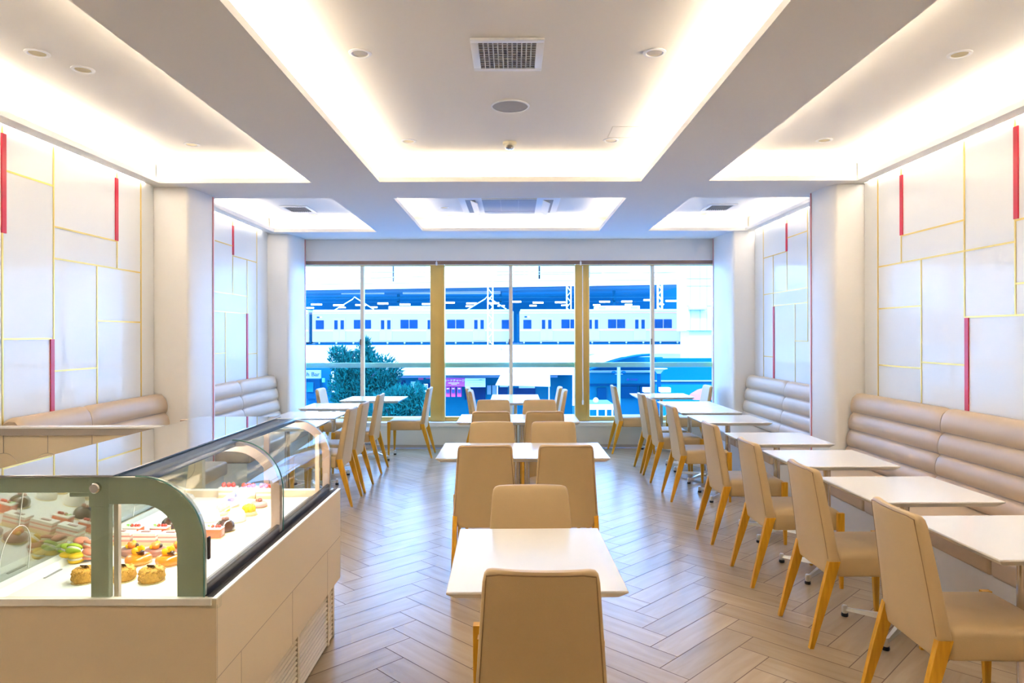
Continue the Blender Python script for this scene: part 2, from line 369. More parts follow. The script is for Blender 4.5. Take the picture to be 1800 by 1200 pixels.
# ------------------------------------------------------------------ ceiling fittings
def downlight(x, y, label):
    t = thing('downlight', label, 'downlight', (x, y, ZU), 0, None)
    bm = NB(); n = 24
    lathe(bm, [(.062, -.001), (.060, -.006), (.047, -.008), (.043, -.003), (.040, .002)], (0, 0, 0), n, cap=False); obj('trim_ring', bm, WHITEM, t)
    bm = NB(); lathe(bm, [(.041, -.0035), (.036, -.0030), (.018, -.0022)], (0, 0, 0), n); obj('amber_reflector', bm, pr('amber_lens', (.52, .42, .18), .3, noise=.05), t)
DL = [(-.819, 3.70, 'recessed downlight near the top left of the middle ceiling recess'), (.757, 3.70, 'recessed downlight near the top right of the middle ceiling recess'),
      (-.815, 5.38, 'recessed downlight at left of the smoke detector'), (.758, 5.37, 'recessed downlight at right of the smoke detector beside the hatch'),
      (-2.54, 3.69, 'leftmost downlight of the close pair in the left ceiling recess'), (-2.44, 3.92, 'right-hand downlight of the close pair in the left ceiling recess'),
      (-2.54, 5.46, 'single downlight deep in the large left ceiling recess'), (2.41, 3.73, 'downlight near the top right corner of the picture'), (2.42, 5.38, 'single downlight deep in the large right ceiling recess'),
      (-.82, 8.19, 'small downlight left of the air conditioner, nearer of the two'), (-.80, 8.72, 'small downlight left of the air conditioner, nearer the window'), (.725, 8.72, 'small downlight at right of the air conditioner'),
      (-2.50, 8.66, 'small downlight beside the left window-side vent'), (2.38, 8.66, 'small downlight beside the right window-side vent')]
for d in DL: downlight(*d)
def vent(x, y, wx, wy, label, nx=9, ny=9):
    t = thing('ceiling_vent', label, 'ceiling vent', (x, y, ZU))
    f = .04
    bm = NB(); 
    for a in ((-wx/2, wx/2, -wy/2, -wy/2+f), (-wx/2, wx/2, wy/2-f, wy/2), (-wx/2, -wx/2+f, -wy/2+f, wy/2-f), (wx/2-f, wx/2, -wy/2+f, wy/2-f)): box(bm, *a, -.014, -.001, .003)
    obj('frame', bm, WHITEM, t)
    bm = NB(); box(bm, -wx/2+f, wx/2-f, -wy/2+f, wy/2-f, -.003, -.001); obj('duct_opening', bm, pr('duct_tan', (.14, .11, .08), .8, noise=.1), t, False)
    bm = NB()
    for i in range(1, nx+1):
        q = -wx/2+f+(wx-2*f)*i/(nx+1); box(bm, q-.003, q+.003, -wy/2+f, wy/2-f, -.012, -.003)
    for i in range(1, ny+1):
        q = -wy/2+f+(wy-2*f)*i/(ny+1); box(bm, -wx/2+f, wx/2-f, q-.003, q+.003, -.010, -.004)
    obj('grille', bm, pr('grille_beige', (.62, .60, .56), .5, noise=.03) if nx > 9 else GREYM, t, False)
vent(-.03, 3.72, .38, .42, 'large square air vent in the middle ceiling recess', 11, 10)
vent(-2.57, 8.26, .33, .40, 'small grey air vent in the left recess by the window', 9, 6)
vent(2.44, 8.20, .33, .40, 'small grey air vent in the right recess by the window', 9, 6)
t = thing('ceiling_speaker', 'round grey ceiling speaker between the square vent and the smoke detector', 'speaker', (-.02, 4.56, ZU))
bm = NB(); lathe(bm, [(.128, -.001), (.127, -.008), (.117, -.010), (.117, -.001)], n=40, cap=False); obj('rim', bm, WHITEM, t)
bm = NB(); lathe(bm, [(.117, -.001), (.117, -.006), (.06, -.009), (.01, -.010)], n=40); obj('mesh_cover', bm, pr('speaker_cloth', (.42, .41, .40), .8, noise=.08, nscale=300), t)
t = thing('smoke_detector', 'small domed smoke detector in the middle ceiling recess', 'smoke detector', (-.028, 5.43, ZU))
bm = NB(); lathe(bm, [(.055, -.001), (.055, -.016), (.045, -.026), (.03, -.028)], n=24); obj('base', bm, pr('ivory_plastic', (.80, .74, .55), .4, noise=.03), t)
bm = NB(); lathe(bm, [(.028, -.028), (.03, -.036), (.036, -.045), (.03, -.054), (.01, -.06)], n=24); obj('sensor', bm, CHROME, t)
# air conditioner cassette
t = thing('air_conditioner', 'white ceiling cassette air conditioner with grey central grille', 'air conditioner', (-.045, 7.95, ZU))
bm = NB(); box(bm, -.56, .56, -.70, .62, -.035, -.001, .01)
obj('body', bm, pr('ac_white', (.78, .80, .84), .4, noise=.02), t)
bm = NB(); box(bm, -.30, .30, -.40, .42, -.041, -.035, .003); obj('intake_grille', bm, pr('ac_grille', (.38, .39, .42), .5, noise=.05), t)
bm = NB(); [box(bm, a, a+.004, -.40, .42, -.043, -.040) for a in (-.1, .1)]; box(bm, -.30, .30, .30, .42, -.043, -.040); obj('grille_rib', bm, pr('ac_rib', (.6, .58, .56), .5, noise=.03), t, False)
for s in (-1, 1):
    bm = NB(); box(bm, s*.43-.055, s*.43+.055, -.38, .40, -.037, -.034); obj('air_outlet', bm, GREYM, t, False)
    bm = NB(); prism(bm, [(s*.40-.03, -.037), (s*.40+.045, -.075), (s*.40+.05, -.069), (s*.40-.025, -.034)], 'y', -.36, .38); obj('louvre_flap', bm, pr('flap_white', (.85, .86, .88), .35, noise=.02), t)
bm = NB(); box(bm, -.30, .30, -.53, -.43, -.040, -.034); obj('yellowed_strip', bm, pr('aged_plastic', (.66, .56, .36), .5, noise=.05), t, False)

# ------------------------------------------------------------------ benches
def bench(side, xw, y0, y1, seams, label):
    s = side; t = thing('banquette', label, 'bench', (xw-s*.018, (y0+y1)/2, .002)); yc = (y0+y1)/2
    X = lambda d: -s*d      # distance from wall, local
    def bxx(bm, d0, d1, ya, yb, za, zb, bev=0): box(bm, min(X(d0), X(d1)), max(X(d0), X(d1)), ya-yc, yb-yc, za, zb, bev, 3)
    bm = NB(); bxx(bm, .02, .62, y0+.01, y1-.01, .003, .33); o = obj('base', bm, pr('bench_base_white', (.78, .77, .76), .45, noise=.02), t)
    ys = [y0]+seams+[y1]
    for a, b in zip(ys, ys[1:]):
        bm = NB(); bxx(bm, .10, .655, a+.004, b-.004, .332, .452, .022); obj('seat_cushion', bm, [BENCHL], t)
        # channelled back : rolls stacked, profile along wall
        prof = [(.012, .40), (.012, 1.03)]
        zs = [.455, .59, .735, .885, 1.043]; off = lambda z: .165-(z-.455)/.59*.075
        top = []
        for k in range(4):
            za, zb = zs[k], zs[k+1]; n = 8
            for i in range(n+1):
                f = i/n; z = za+(zb-za)*f; bulge = .026*math.sin(math.pi*f)**.55 if 0 < f < 1 else 0
                top.append((off(z)+bulge, z))
        # rounded crown
        crown = [(.05, 1.047), (.012, 1.03)]
        P = [(.012, .45)] + top + crown
        n = 26; loops = []
        for i in range(n+1):
            y = a+.003+(b-a-.006)*i/n; e = min(i, n-i)/n*(b-a); q = 1 if e > .03 else (.965+.035*math.sqrt(max(0, 1-(1-e/.03)**2)))
            loops.append([(X(d*(q if d > .02 else 1)), y-yc, .45+(z-.45)*q) for d, z in P])
        bm = NB(); loft(bm, loops); obj('channelled_back', bm, BENCHL, t, ang=50)
        for kz in (1, 2, 3):
            bm = NB(); tube(bm, [(X(off(zs[kz])+.0035), a+.01-yc, zs[kz]), (X(off(zs[kz])+.0035), b-.01-yc, zs[kz])], .0028, 6); obj('stitched_seam', bm, BENCHD, t)
    return t
bench(1, XR, 1.0, 6.02, [2.23, 3.49, 4.75], 'beige channelled leather bench along the right wall nearer the camera')
bench(1, XR, 6.48, 8.75, [7.50], 'beige channelled leather bench in the right niche by the window')
bench(-1, XL, 4.27, 6.09, [5.0], 'beige channelled leather bench along the left wall behind the display case')
bench(-1, XL, 6.60, 8.92, [7.75], 'beige channelled leather bench in the left niche by the window')

# ------------------------------------------------------------------ chairs
def make_chair(label):
    t = thing('dining_chair', label, 'chair')
    # seat
    bm = NB(); loops = []
    def rr(hw0, hw1, ya, yb, z, r=.018):
        P = []; cs = [(hw0-r, ya+r, -90), (hw1-r, yb-r, 0), (-hw1+r, yb-r, 90), (-hw0+r, ya+r, 180)]
        for cx, cy, a0 in cs:
            for k in range(5):
                a = R(a0+k*22.5); P.append((cx+r*math.cos(a), cy+r*math.sin(a), z))
        return P
    for z, d in ((.350, .010), (.353, .003), (.362, 0), (.440, 0), (.456, .004), (.466, .014), (.473, .035), (.478, .09)): loops.append(rr(.198-d, .204-d, -.19+d*.3, .224-d, z))
    loft(bm, loops); obj('seat', bm, LEATH, t, ang=55)
    # backrest
    Z = [.352, .357, .372, .40, .43, .50, .58, .66, .74, .80, .84, .862, .873, .878]
    def lp(z, shrink=0):
        tt = (z-.35)/.53
        hw = (.172+(.030)*min(1, max(0, (z-.372)/.05)) if z < .43 else .202) - max(0, (z-.43))/.45*.034 - shrink
        yr = -.236 - .066*max(0, (z-.42)/.46)**1.1; th = .058-.016*tt - shrink*.7
        cv = -.020*tt
        P = []; n = 9; r = .010
        for i in range(n+1):          # rear face
            x = -hw+r + (2*hw-2*r)*i/n; P.append((x, yr+cv*(1-(x/hw)**2)+shrink*.3, z))
        P.append((hw-.003, yr+.003+shrink*.3, z)); P.append((hw, yr+r+shrink*.3, z)); P.append((hw, yr+th-r, z)); P.append((hw-.003, yr+th-.003, z))
        for i in range(n+1):
            x = hw-r - (2*hw-2*r)*i/n; P.append((x, yr+th+cv*(1-(x/hw)**2), z))
        P.append((-hw+.003, yr+th-.003, z)); P.append((-hw, yr+th-r, z)); P.append((-hw, yr+r+shrink*.3, z)); P.append((-hw+.003, yr+.003+shrink*.3, z))
        return P
    bm = NB(); loft(bm, [lp(z, .012 if z == .352 else .004 if z == .357 else 0 if z < .85 else (.003, .010, .022)[(z > .87)+(z > .875)]) for z in Z])
    obj('backrest', bm, LEATH, t, ang=50)
    # piping along the back edge
    bm = NB(); pts = []
    for z in (.44, .52, .62, .72, .80, .845, .862): P = lp(z); pts.append((P[0][0]+.001, P[0][1]+.0005, z))
    P = lp(.868, .004); top = [(P[i][0], P[i][1], .8685) for i in range(1, 9)]
    pts2 = [( -q[0], q[1], q[2]) for q in reversed(pts)]
    tube(bm, pts+top+pts2, .0022, 5); obj('piping', bm, PIPING, t)
    for s in (-1, 1):
        bm = NB(); x = lambda a, b: (min(s*a, s*b), max(s*a, s*b))
        a, b = x(.176, .204); c, d = x(.188, .211)
        loft(bm, [rect(c, d, -.338, -.318, 0), rect(*x(.181, .207), -.285, -.240, .24), rect(a, b, -.237, -.182, .428)]); obj('rear_leg', bm, LEGW, t, False)
        bm = NB(); a, b = x(.203, .229)
        loft(bm, [rect(*x(.206, .224), .205, .223, 0), rect(a, b, .190, .229, .30), rect(a, b, .190, .229, .462)]); obj('front_leg', bm, LEGW, t, False)
    return t
CH = [ # x, y, face angle (0 = facing the window), label, group
 (.088, 2.29, -2, 'beige leather chair at the bottom edge, nearest the camera, back turned'),
 (.0735, 2.83, 180, 'beige chair on the far side of the nearest single table, facing the camera'),
 (-.184, 4.553, 1, 'left chair with its back turned at the first wide middle table'),
 (.327, 4.553, -1, 'right chair with its back turned at the first wide middle table'),
 (-.172, 5.115, 180, 'left chair on the far side of the first wide middle table'),
 (.308, 5.115, 180, 'right chair on the far side of the first wide middle table'),
 (-.203, 6.427, 0, 'left chair with its back turned at the second wide middle table'),
 (.276, 6.427, 0, 'right chair with its back turned at the second wide middle table'),
 (-.214, 6.944, 180, 'left chair on the far side of the second wide middle table'),
 (.268, 6.944, 180, 'right chair on the far side of the second wide middle table'),
 (-.31, 8.93, -90, 'left side chair nearer the window at the long middle window table'),
 (-.245, 8.47, -90, 'left side chair farther from the window at the long middle window table'),
 (.315, 8.99, 90, 'right side chair nearer the window at the long middle window table'),
 (.345, 8.54, 90, 'right side chair farther from the window at the long middle window table'),
 (1.80, 2.74, -91, 'large chair in the bottom right corner, nearest of the right row'),
 (1.80, 3.63, -90, 'second nearest chair of the right row'),
 (1.79, 4.45, -90, 'third chair from the camera in the right row'),
 (1.79, 5.33, -89, 'fourth chair from the camera in the right row'),
 (1.79, 6.63, -90, 'fifth chair from the camera in the right row, beside the pillar gap'),
 (1.76, 7.46, -90, 'nearer of the two overlapping chairs at the far end of the right row'),
 (1.75, 7.97, -90, 'farther of the two overlapping chairs at the far end of the right row'),
 (1.61, 9.22, -90, 'chair at left of the right window table, side-on against the ledge'),
 (2.30, 9.20, 90, 'pale chair at right of the right window table beside the corner pillar'),
 (-1.80, 6.48, 90, 'nearest chair of the left row beside the display case end'),
 (-1.80, 7.02, 90, 'second chair of the left row, overlapped by the nearest'),
 (-1.82, 7.98, 90, 'third chair of the left row, before the left window table'),
 (-1.37, 8.95, 90, 'side-on chair at right of the left window table, seat facing left'),
 (-2.18, 8.80, -90, 'pale chair at left of the left window table by the corner pillar')]
c0 = make_chair(CH[0][3]); c0['group'] = 'beige leather dining chairs'; c0.location = (CH[0][0], CH[0][1], .002); c0.rotation_euler.z = R(CH[0][2])
for x, y, a, lb in CH[1:]: dup(c0, (x, y, .002), R(a), lb)

# ------------------------------------------------------------------ tables
def make_table(wx, wy, label, twin=False, rot45=0):
    t = thing('cafe_table', label, 'table'); z = .75
    bm = NB(); hx, hy = wx/2, wy/2; c = .028
    loft(bm, [rect(-hx+c, hx-c, -hy+c, hy-c, z-.030), rect(-hx, hx, -hy, hy, z-.007), rect(-hx, hx, -hy, hy, z-.002), rect(-hx+.002, hx-.002, -hy+.002, hy-.002, z)])
    obj('table_top', bm, TOP, t, False)
    xs = [-.033, .033] if twin else [0]
    for q in xs:
        bm = NB(); lathe(bm, [(.024 if not twin else .019, .058), (.024 if not twin else .019, z-.034)], (q, 0, 0), 20); obj('pole', bm, CHROME, t)
    bm = NB(); box(bm, -.13 if not twin else -.2, .13 if not twin else .2, -.10, .10, z-.037, z-.0295, .002); obj('mounting_plate', bm, pr('black_steel', (.06, .06, .06), .5, metal=.5, noise=.1), t)
    bm = NB(); 
    if twin: box(bm, -.06, .06, -.035, .035, .045, .075, .01)
    else: lathe(bm, [(.040, .040), (.045, .062), (.030, .085), (.025, .095)], n=20)
    obj('hub', bm, ALU, t)
    Lx, Ly = (.36, wy/2-.05)
    if not twin: Lx = Ly = .235
    for sx in (-1, 1):
        for sy in (-1, 1):
            ex, ey = sx*(Lx if twin else .215), sy*(Ly if twin else .205); e = Vector((ex, ey, 0)); d = e.normalized(); p = Vector((-d.y, d.x, 0))
            s0 = d*.02; s1 = e
            loops = []
            for q, hw, za, zb in ((s0, .022, .042, .075), (s0+(s1-s0)*.5, .016, .038, .062), (s1, .011, .034, .048)):
                loops.append([tuple(q+p*hw+Vector((0, 0, za))), tuple(q-p*hw+Vector((0, 0, za))), tuple(q-p*hw*.6+Vector((0, 0, zb))), tuple(q+p*hw*.6+Vector((0, 0, zb)))])
            bm = NB(); loft(bm, loops); lathe(bm, [(.013, .018), (.0145, .022), (.0145, .056), (.012, .06)], (ex, ey, 0), 14); a_ = obj('base_arm', bm, ALU, t)
            bm = NB(); lathe(bm, [(.017, 0), (.019, .006), (.017, .018)], (ex, ey, 0), 14); obj('glide', bm, RUBBER, a_)
    return t
TB = [(2.045, 2.775, 1.0, 'white table at the right edge, nearest of the bench-side tables'),
      (2.045, 3.62, .9, 'second nearest white table along the right bench'),
      (2.045, 4.52, .4, 'third white table from the camera along the right bench'),
      (2.045, 5.38, .3, 'fourth white table along the right bench, level with the pillar edge'),
      (2.045, 6.61, 0, 'fifth white table on the right, beside the near pillar'),
      (2.04, 7.42, 0, 'nearer of the two abutting white tables in the right window-side niche'),
      (2.04, 8.03, 0, 'farther of the two abutting white tables in the right window-side niche'),
      (-2.06, 7.90, 0, 'white table farthest from the camera along the left bench'),
      (-2.06, 7.00, 0, 'white table seen just above the far end of the display case'),
      (-2.06, 6.28, 0, 'white table mostly hidden behind the display case glass')]
t0 = make_table(.63, .60, TB[0][3]); t0['group'] = 'white two-seat tables beside the benches'; t0.location = (TB[0][0], TB[0][1], .002); t0.rotation_euler.z = R(TB[0][2])
for x, y, a, lb in TB[1:]: dup(t0, (x, y, .002), R(a), lb)
t = make_table(.575, .71, 'white single table nearest the camera in the middle row'); t.location = (.068, 2.528, .002); t.rotation_euler.z = R(.9)
t = make_table(1.145, .64, 'first wide white table in the middle row', True); t.location = (.058, 4.843, .002); t['group'] = 'wide middle tables'
dup(t, (.040, 6.70, .002), 0, 'second wide white table in the middle row')
t = make_table(.615, 1.16, 'long white table reaching the window in the middle'); t.location = (.018, 8.76, .002)
t = make_table(.735, .62, 'white table by the right window pane'); t.location = (1.955, 9.17, .002); t['group'] = 'window tables'
dup(t, (-1.77, 8.80, .002), R(-2), 'white table by the left window pane')

# ------------------------------------------------------------------ counter behind the case (left)
t = thing('service_partition', 'low cream partition at far left with white cap, shaded edge and circle grooves', 'partition', (-2.60, 4.2, 0))
bm = NB(); box(bm, -.585, .70, .012, .055, .003, .955, .002); obj('partition_body', bm, CREAM, t, False)
bm = NB(); box(bm, -.588, .72, -.005, .062, .995, 1.007, .002); obj('white_cap', bm, TOP, t, False)
bm = NB(); box(bm, -.588, .71, .0, .058, .953, .995); obj('shaded_edge', bm, COUNT, t, False)  # recess edge below the cap, its shadow put into the taupe colour
bm = NB(); cx = [-.51, -.24, .03, .30, .57]
for x in cx: box(bm, x-.0015, x+.0015, .0095, .013, .845, .953); tube(bm, [(x+.085*math.cos(a*math.pi/14), .012, .76+.085*math.sin(a*math.pi/14)) for a in range(-14, 15)], .0015, 4)
obj('groove', bm, pr('groove_line', (.42, .34, .26), .7, noise=.05), t, False)

# ------------------------------------------------------------------ refrigerated cake display case
GLC = glass('case_glass', (.97, .99, .98), .38, .02)
GLE = glass('case_end_glass', (.92, .97, .94), .5, .03)
GLT = glass('case_top_glass', (.80, .84, .82), .9, .74)
GLB = glass('case_door_glass', (.72, .80, .76), 1.0, .28)
FRAME = pr('green_grey_frame', (.53, .56, .46), .42, metal=.35, noise=.04)
STEEL = pr('rosy_steel', (.50, .38, .31), .28, metal=.85, noise=.05)
RAIL = pr('dark_rail', (.05, .036, .03), .6, noise=.1)
DECK = pr('deck_white', (.86, .86, .84), .35, noise=.01)
Y0, Y1, YM = 2.10, 3.60, 2.80
XA = -.905; XG = -.945; XK = -1.70; ZB = .762; ZT = 1.13
dc = thing('display_case', 'curved glass refrigerated cake display case with cream cladding', 'display case', (-1.3, 2.85, 0))
def D(bm, name, mat, smooth=False, parent=None, ang=35):
    bmesh.ops.translate(bm, verts=bm.verts, vec=(1.3, -2.85, 0))
    return obj(name, bm, mat, parent or dc, smooth, ang)
DZ = .725        # display deck height
# cladding : hollow tub
bm = NB(); box(bm, XK-.08, XA, Y0, Y1, .30, DZ-.03); 
box(bm, XA-.03, XA, Y0, Y1, DZ-.03, ZB-.006); box(bm, XK-.08, XA-.03, Y0, Y0+.03, DZ-.03, ZB-.006); box(bm, XK-.08, XA-.03, Y1-.03, Y1, DZ-.03, ZB-.006); box(bm, XK-.08, XK-.03, Y0+.03, Y1-.03, DZ-.03, ZB-.006)
D(bm, 'cream_cladding', CREAM)
bm = NB(); box(bm, XA-.014, XA+.002, Y0-.002, Y1+.002, ZB-.006, ZB, .002); box(bm, XK-.082, XA-.014, Y0-.006, Y0+.011, ZB-.022, ZB, .002); box(bm, XK-.082, XA-.034, Y1-.03, Y1+.002, ZB-.006, ZB, .002)
D(bm, 'white_rim', CREAMT)
bm = NB()
box(bm, XA-.001, XA+.0006, Y0, Y1, .514, .5165)
for y in (2.29, 2.82, 3.35): box(bm, XA-.001, XA+.0006, y-.0012, y+.0012, .30, .514)
box(bm, XA-.001, XA+.0006, Y0+.004, Y0+.006, .30, .74)
D(bm, 'panel_joint', pr('joint_line', (.48, .38, .27), .7, noise=.05))
# louvred plinth
bm = NB(); box(bm, XK-.06, XA-.06, Y0+.10, Y1-.02, .003, .30); D(bm, 'plinth', pr('plinth_dark', (.22, .18, .13), .8, noise=.05))
for y in (Y0+.112, 2.50, 2.985, 3.47, Y1-.035):
    bm = NB(); box(bm, XA-.059, XA-.026, y-.012, y+.012, .003, .29); D(bm, 'louvre_post', CREAM)
for a, b in ((Y0+.112, 2.488), (2.512, 2.973), (2.997, 3.458), (3.482, Y1-.047)):
    bm = NB()
    for k in range(13):
        z = .016+k*.0222; prism(bm, [(XA-.056, z+.013), (XA-.028, z), (XA-.028, z+.004), (XA-.056, z+.018)], 'y', a, b)
    D(bm, 'louvre', CREAM)
bm = NB(); box(bm, XA-.06, XA-.026, Y0+.1, Y1-.03, .290, .2999); D(bm, 'louvre_cap', CREAM)
# deck, air grille, door rail
bm = NB(); box(bm, XK+.02, -1.055, Y0+.035, Y1-.035, DZ-.028, DZ); D(bm, 'deck', DECK)
bm = NB(); box(bm, -1.055, -.995, Y0+.035, Y1-.035, DZ-.028, DZ+.004)
D(bm, 'air_return', pr('air_return_white', (.34, .32, .30), .4, noise=.03))
bm = NB()
for k in range(9): box(bm, -1.05+k*.006, -1.047+k*.006, Y0+.04, Y1-.04, DZ+.004, DZ+.0065)
D(bm, 'air_slot', GREYM)
bm = NB(); prism(bm, [(-.995, DZ-.02), (-.951, DZ-.02), (-.951, ZB+.030), (-.962, ZB+.032), (-.995, DZ+.008)], 'y', Y0+.034, Y1-.034)
box(bm, -.950, -.919, Y0+.034, Y1-.034, ZB-.02, ZB-.008)
for k in range(4): box(bm, -.9375+k*.0055, -.9345+k*.0055, Y0+.01, Y1-.01, ZB-.008, ZB-.001)
D(bm, 'dark_front_rail', RAIL)
bm = NB(); prism(bm, [(XK+.02, DZ), (XK+.07, DZ), (XK+.055, DZ+.022), (XK+.02, DZ+.03)], 'y', Y0+.06, Y1-.06); D(bm, 'door_track', pr('track_white', (.7, .7, .68), .35, metal=.3, noise=.03))
bm = NB(); box(bm, XK-.005, XK+.045, Y0+.035, Y0+.058, DZ, DZ+.05, .004); D(bm, 'track_bracket', FRAME)
# rear sliding doors
for k, (a, b, dx) in enumerate(((Y0+.05, 2.87, 0), (2.83, Y1-.05, -.012))):
    bm = NB(); prism(bm, [(XK+.02+dx, DZ+.03), (XK+.024+dx, DZ+.03), (XK+.064+dx, ZT-.05), (XK+.060+dx, ZT-.05)], 'y', a, b)
    dd = D(bm, 'sliding_glass_door', GLB)
    bm = NB(); yc = a+.16; f = lambda z: XK+.0255+dx+(z-DZ-.03)/(ZT-.08-DZ)*.04
    tube(bm, [(f(DZ+.10+.10*math.sin(q*math.pi/16)), yc+.07*math.cos(q*math.pi/16), DZ+.10+.10*math.sin(q*math.pi/16)) for q in range(17)], .0013, 4)
    tube(bm, [(f(DZ+.2), yc, DZ+.2), (f(ZT-.07), yc, ZT-.07)], .0011, 4)
    for sg in (-1, 1): tube(bm, [(f(DZ+.035), yc+sg*.07, DZ+.035), (f(DZ+.10), yc+sg*.07, DZ+.10)], .0013, 4)
    bmesh.ops.translate(bm, verts=bm.verts, vec=(1.3, -2.85, 0)); obj('etched_line', bm, pr('etched_white', (.9, .9, .88), .6, noise=.01), dc, False)
# curved arms
def arcpath(r, cx=-1.145, cz=.93, z0=ZB, x0=-1.24):
    P = [(x0, cz+r)]
    for k in range(0, 13):
        a = math.pi/2*(1-k/12); P.append((cx+r*math.cos(a), cz+r*math.sin(a)))
    P.append((cx+r, z0)); return P
def arm(name, y, th, ro, ri, mat, x0=-1.24):
    o_, i_ = arcpath(ro, x0=x0), arcpath(ri, x0=x0)
    bm = NB(); n = len(o_)
    for k in range(n-1):
        q = [o_[k], o_[k+1], i_[k+1], i_[k]]
        vs = [bm.verts.new((p[0], yy, p[1])) for yy in (y, y+th) for p in q]
        for f in ((0, 1, 2, 3), (7, 6, 5, 4), (0, 4, 5, 1), (2, 6, 7, 3)): bm.faces.new([vs[i] for i in f])
        if k == 0: bm.faces.new([vs[i] for i in (0, 3, 7, 4)])
        if k == n-2: bm.faces.new([vs[i] for i in (1, 5, 6, 2)])
    bmesh.ops.remove_doubles(bm, verts=bm.verts, dist=1e-5)
    return D(bm, name, mat, True, ang=30)
arm('end_frame_arm', Y0+.012, .022, .196, .115, FRAME)
arm('middle_frame_arm', YM, .030, .196, .160, STEEL)
arm('end_frame_arm', Y1-.04, .022, .196, .158, STEEL)
bm = NB(); box(bm, -1.294, -1.238, Y0+.012, Y0+.034, ZB-.005, ZT-.048, .002); D(bm, 'end_post', FRAME)
bm = NB(); box(bm, XK-.04, -1.238, Y0+.012, Y0+.034, ZT-.050, ZT-.004, .002); box(bm, -1.30, -1.236, Y0+.011, Y0+.035, ZT-.094, ZT-.004, .002); box(bm, -1.365, -1.30, Y0+.02, Y0+.05, ZT-.065, ZT-.05, .003); D(bm, 'end_top_bar', FRAME)
bm = NB(); box(bm, -1.290, -1.262, Y1-.04, Y1-.02, ZB-.005, ZT-.02, .002); box(bm, XK-.02, -1.24, Y1-.04, Y1-.02, ZT-.03, ZT-.004, .002); D(bm, 'far_end_frame', STEEL)
bm = NB(); box(bm, -1.02, -1.0, Y1-.055, Y1-.041, ZB-.03, ZT-.08); D(bm, 'tan_upright', pr('tan_upright_mat', (.70, .52, .36), .4, noise=.03))
bm = NB(); box(bm, -1.236, -1.222, Y0+.034, Y0+.05, ZB-.03, ZT-.09); D(bm, 'rosy_inner_post', pr('rosy_post', (.78, .62, .52), .4, noise=.03))
bm = NB(); lathe(bm, [(.016, 0), (.016, .012), (.013, .015), (.009, .015)], n=20); 
bmesh.ops.rotate(bm, verts=bm.verts, matrix=Matrix.Rotation(R(90), 3, 'X')); bmesh.ops.translate(bm, verts=bm.verts, vec=(-1.272, Y0+.006, 1.097)); D(bm, 'fixing_knob', CHROME, True)
for y in (Y0-.004, Y1-.01):    # clear corner stops / edge clips
    pass
bm = NB(); box(bm, -.935, -.895, Y0-.006, Y0+.02, ZB-.03, ZB+.008, .004); D(bm, 'clear_corner_stop', GLC)
# curved glass sheets (one per half), end panes, top pane
for a, b in ((Y0-.004, YM+.013), (YM+.017, Y1+.006)):
    P = arcpath(.203, z0=ZB+.004, x0=-1.15); Q = arcpath(.199, z0=ZB+.004, x0=-1.15)
    bm = NB(); loft(bm, [[(p[0], a, p[1]), (p[0], b, p[1]), (q[0], b, q[1]), (q[0], a, q[1])] for p, q in zip(P, Q)]); D(bm, 'curved_glass', GLC, True)
    bm = NB(); tube(bm, [(p[0]+.001, a+.002, p[1]) for p in P], .0026, 5); D(bm, 'glass_edge', pr('glass_edge_green', (.12, .28, .24), .15, noise=.05), True)
def endpane(y):
    pts = [(XK-.03, ZB), (XK+.03, ZT-.005)] + arcpath(.198, z0=ZB)
    bm = NB(); prism(bm, pts, 'y', y, y+.005); D(bm, 'end_glass', GLE)
endpane(Y0+.003); endpane(Y1-.012)
bm = NB(); box(bm, XK+.06, -1.215, Y0-.004, Y1+.004, ZT+.0005, ZT+.0065, .001); D(bm, 'top_glass', GLT)
bm = NB(); box(bm, -1.236, -1.128, Y0+.036, Y1-.042, ZT-.022, ZT-.002, .003); D(bm, 'dark_top_rail', pr('reflected_blue_rail', (.03, .06, .12), .5, metal=0, spec=.25, noise=.1))  # dark rail; reflected window blue is put into its base colour
bm = NB(); box(bm, -1.225, -1.20, Y0+.06, Y1-.06, ZT-.030, ZT-.0225); D(bm, 'light_tube', CASEL)
bm = NB(); box(bm, XK+.05, XK+.09, Y0+.036, Y1-.042, ZT-.05, ZT-.002, .003); D(bm, 'rear_top_rail', FRAME)
bm = NB(); box(bm, -.946, -.938, 2.125, 2.14, .87, .94, .003); D(bm, 'glass_catch', RAIL)

# ---- cakes : built once each, placed on the deck
def PX(px, py, dz=0):                     # bake of measured base points -> deck position
    Y = 1215*(1.56-DZ)/(py-588.); return ((px-903.)*Y/1215, Y, DZ+.001)
CHOC = pr('dark_chocolate', (.07, .025, .012), .15, coat=.8, noise=.2)
BOARD = pr('gold_board', (.85, .66, .30), .35, noise=.03)
CRUMB = pr('caramel_crumb', (.60, .31, .045), .7, noise=.5, nscale=160, bump=1, bscale=260)
ORG = pr('orange_glaze', (.85, .25, .01), .12, coat=.8, noise=.06)
MANGO = pr('mango_yellow', (.92, .52, .01), .25, coat=.5, noise=.08)
WCR = pr('white_cream', (.90, .86, .78), .35, noise=.03)
PINK = pr('pink_mousse', (.82, .36, .30), .3, noise=.05)
REDF = pr('strawberry_red', (.82, .06, .03), .2, coat=.7, noise=.15, nscale=60)
REDJ = pr('red_jelly', (.85, .16, .06), .12, coat=.8, noise=.1)
MILKC = pr('milk_chocolate', (.40, .17, .12), .3, coat=.3, noise=.1)
LEAF = pr('mint_leaf', (.22, .55, .05), .5, noise=.15)
SPONGE = pr('sponge_layer', (.88, .66, .40), .7, noise=.1, nscale=90)
GRN = pr('green_macaron', (.40, .55, .03), .5, noise=.06); YEL = pr('yellow_macaron', (.80, .50, .02), .5, noise=.06); PKM = pr('pink_macaron', (.72, .26, .16), .5, noise=.06)
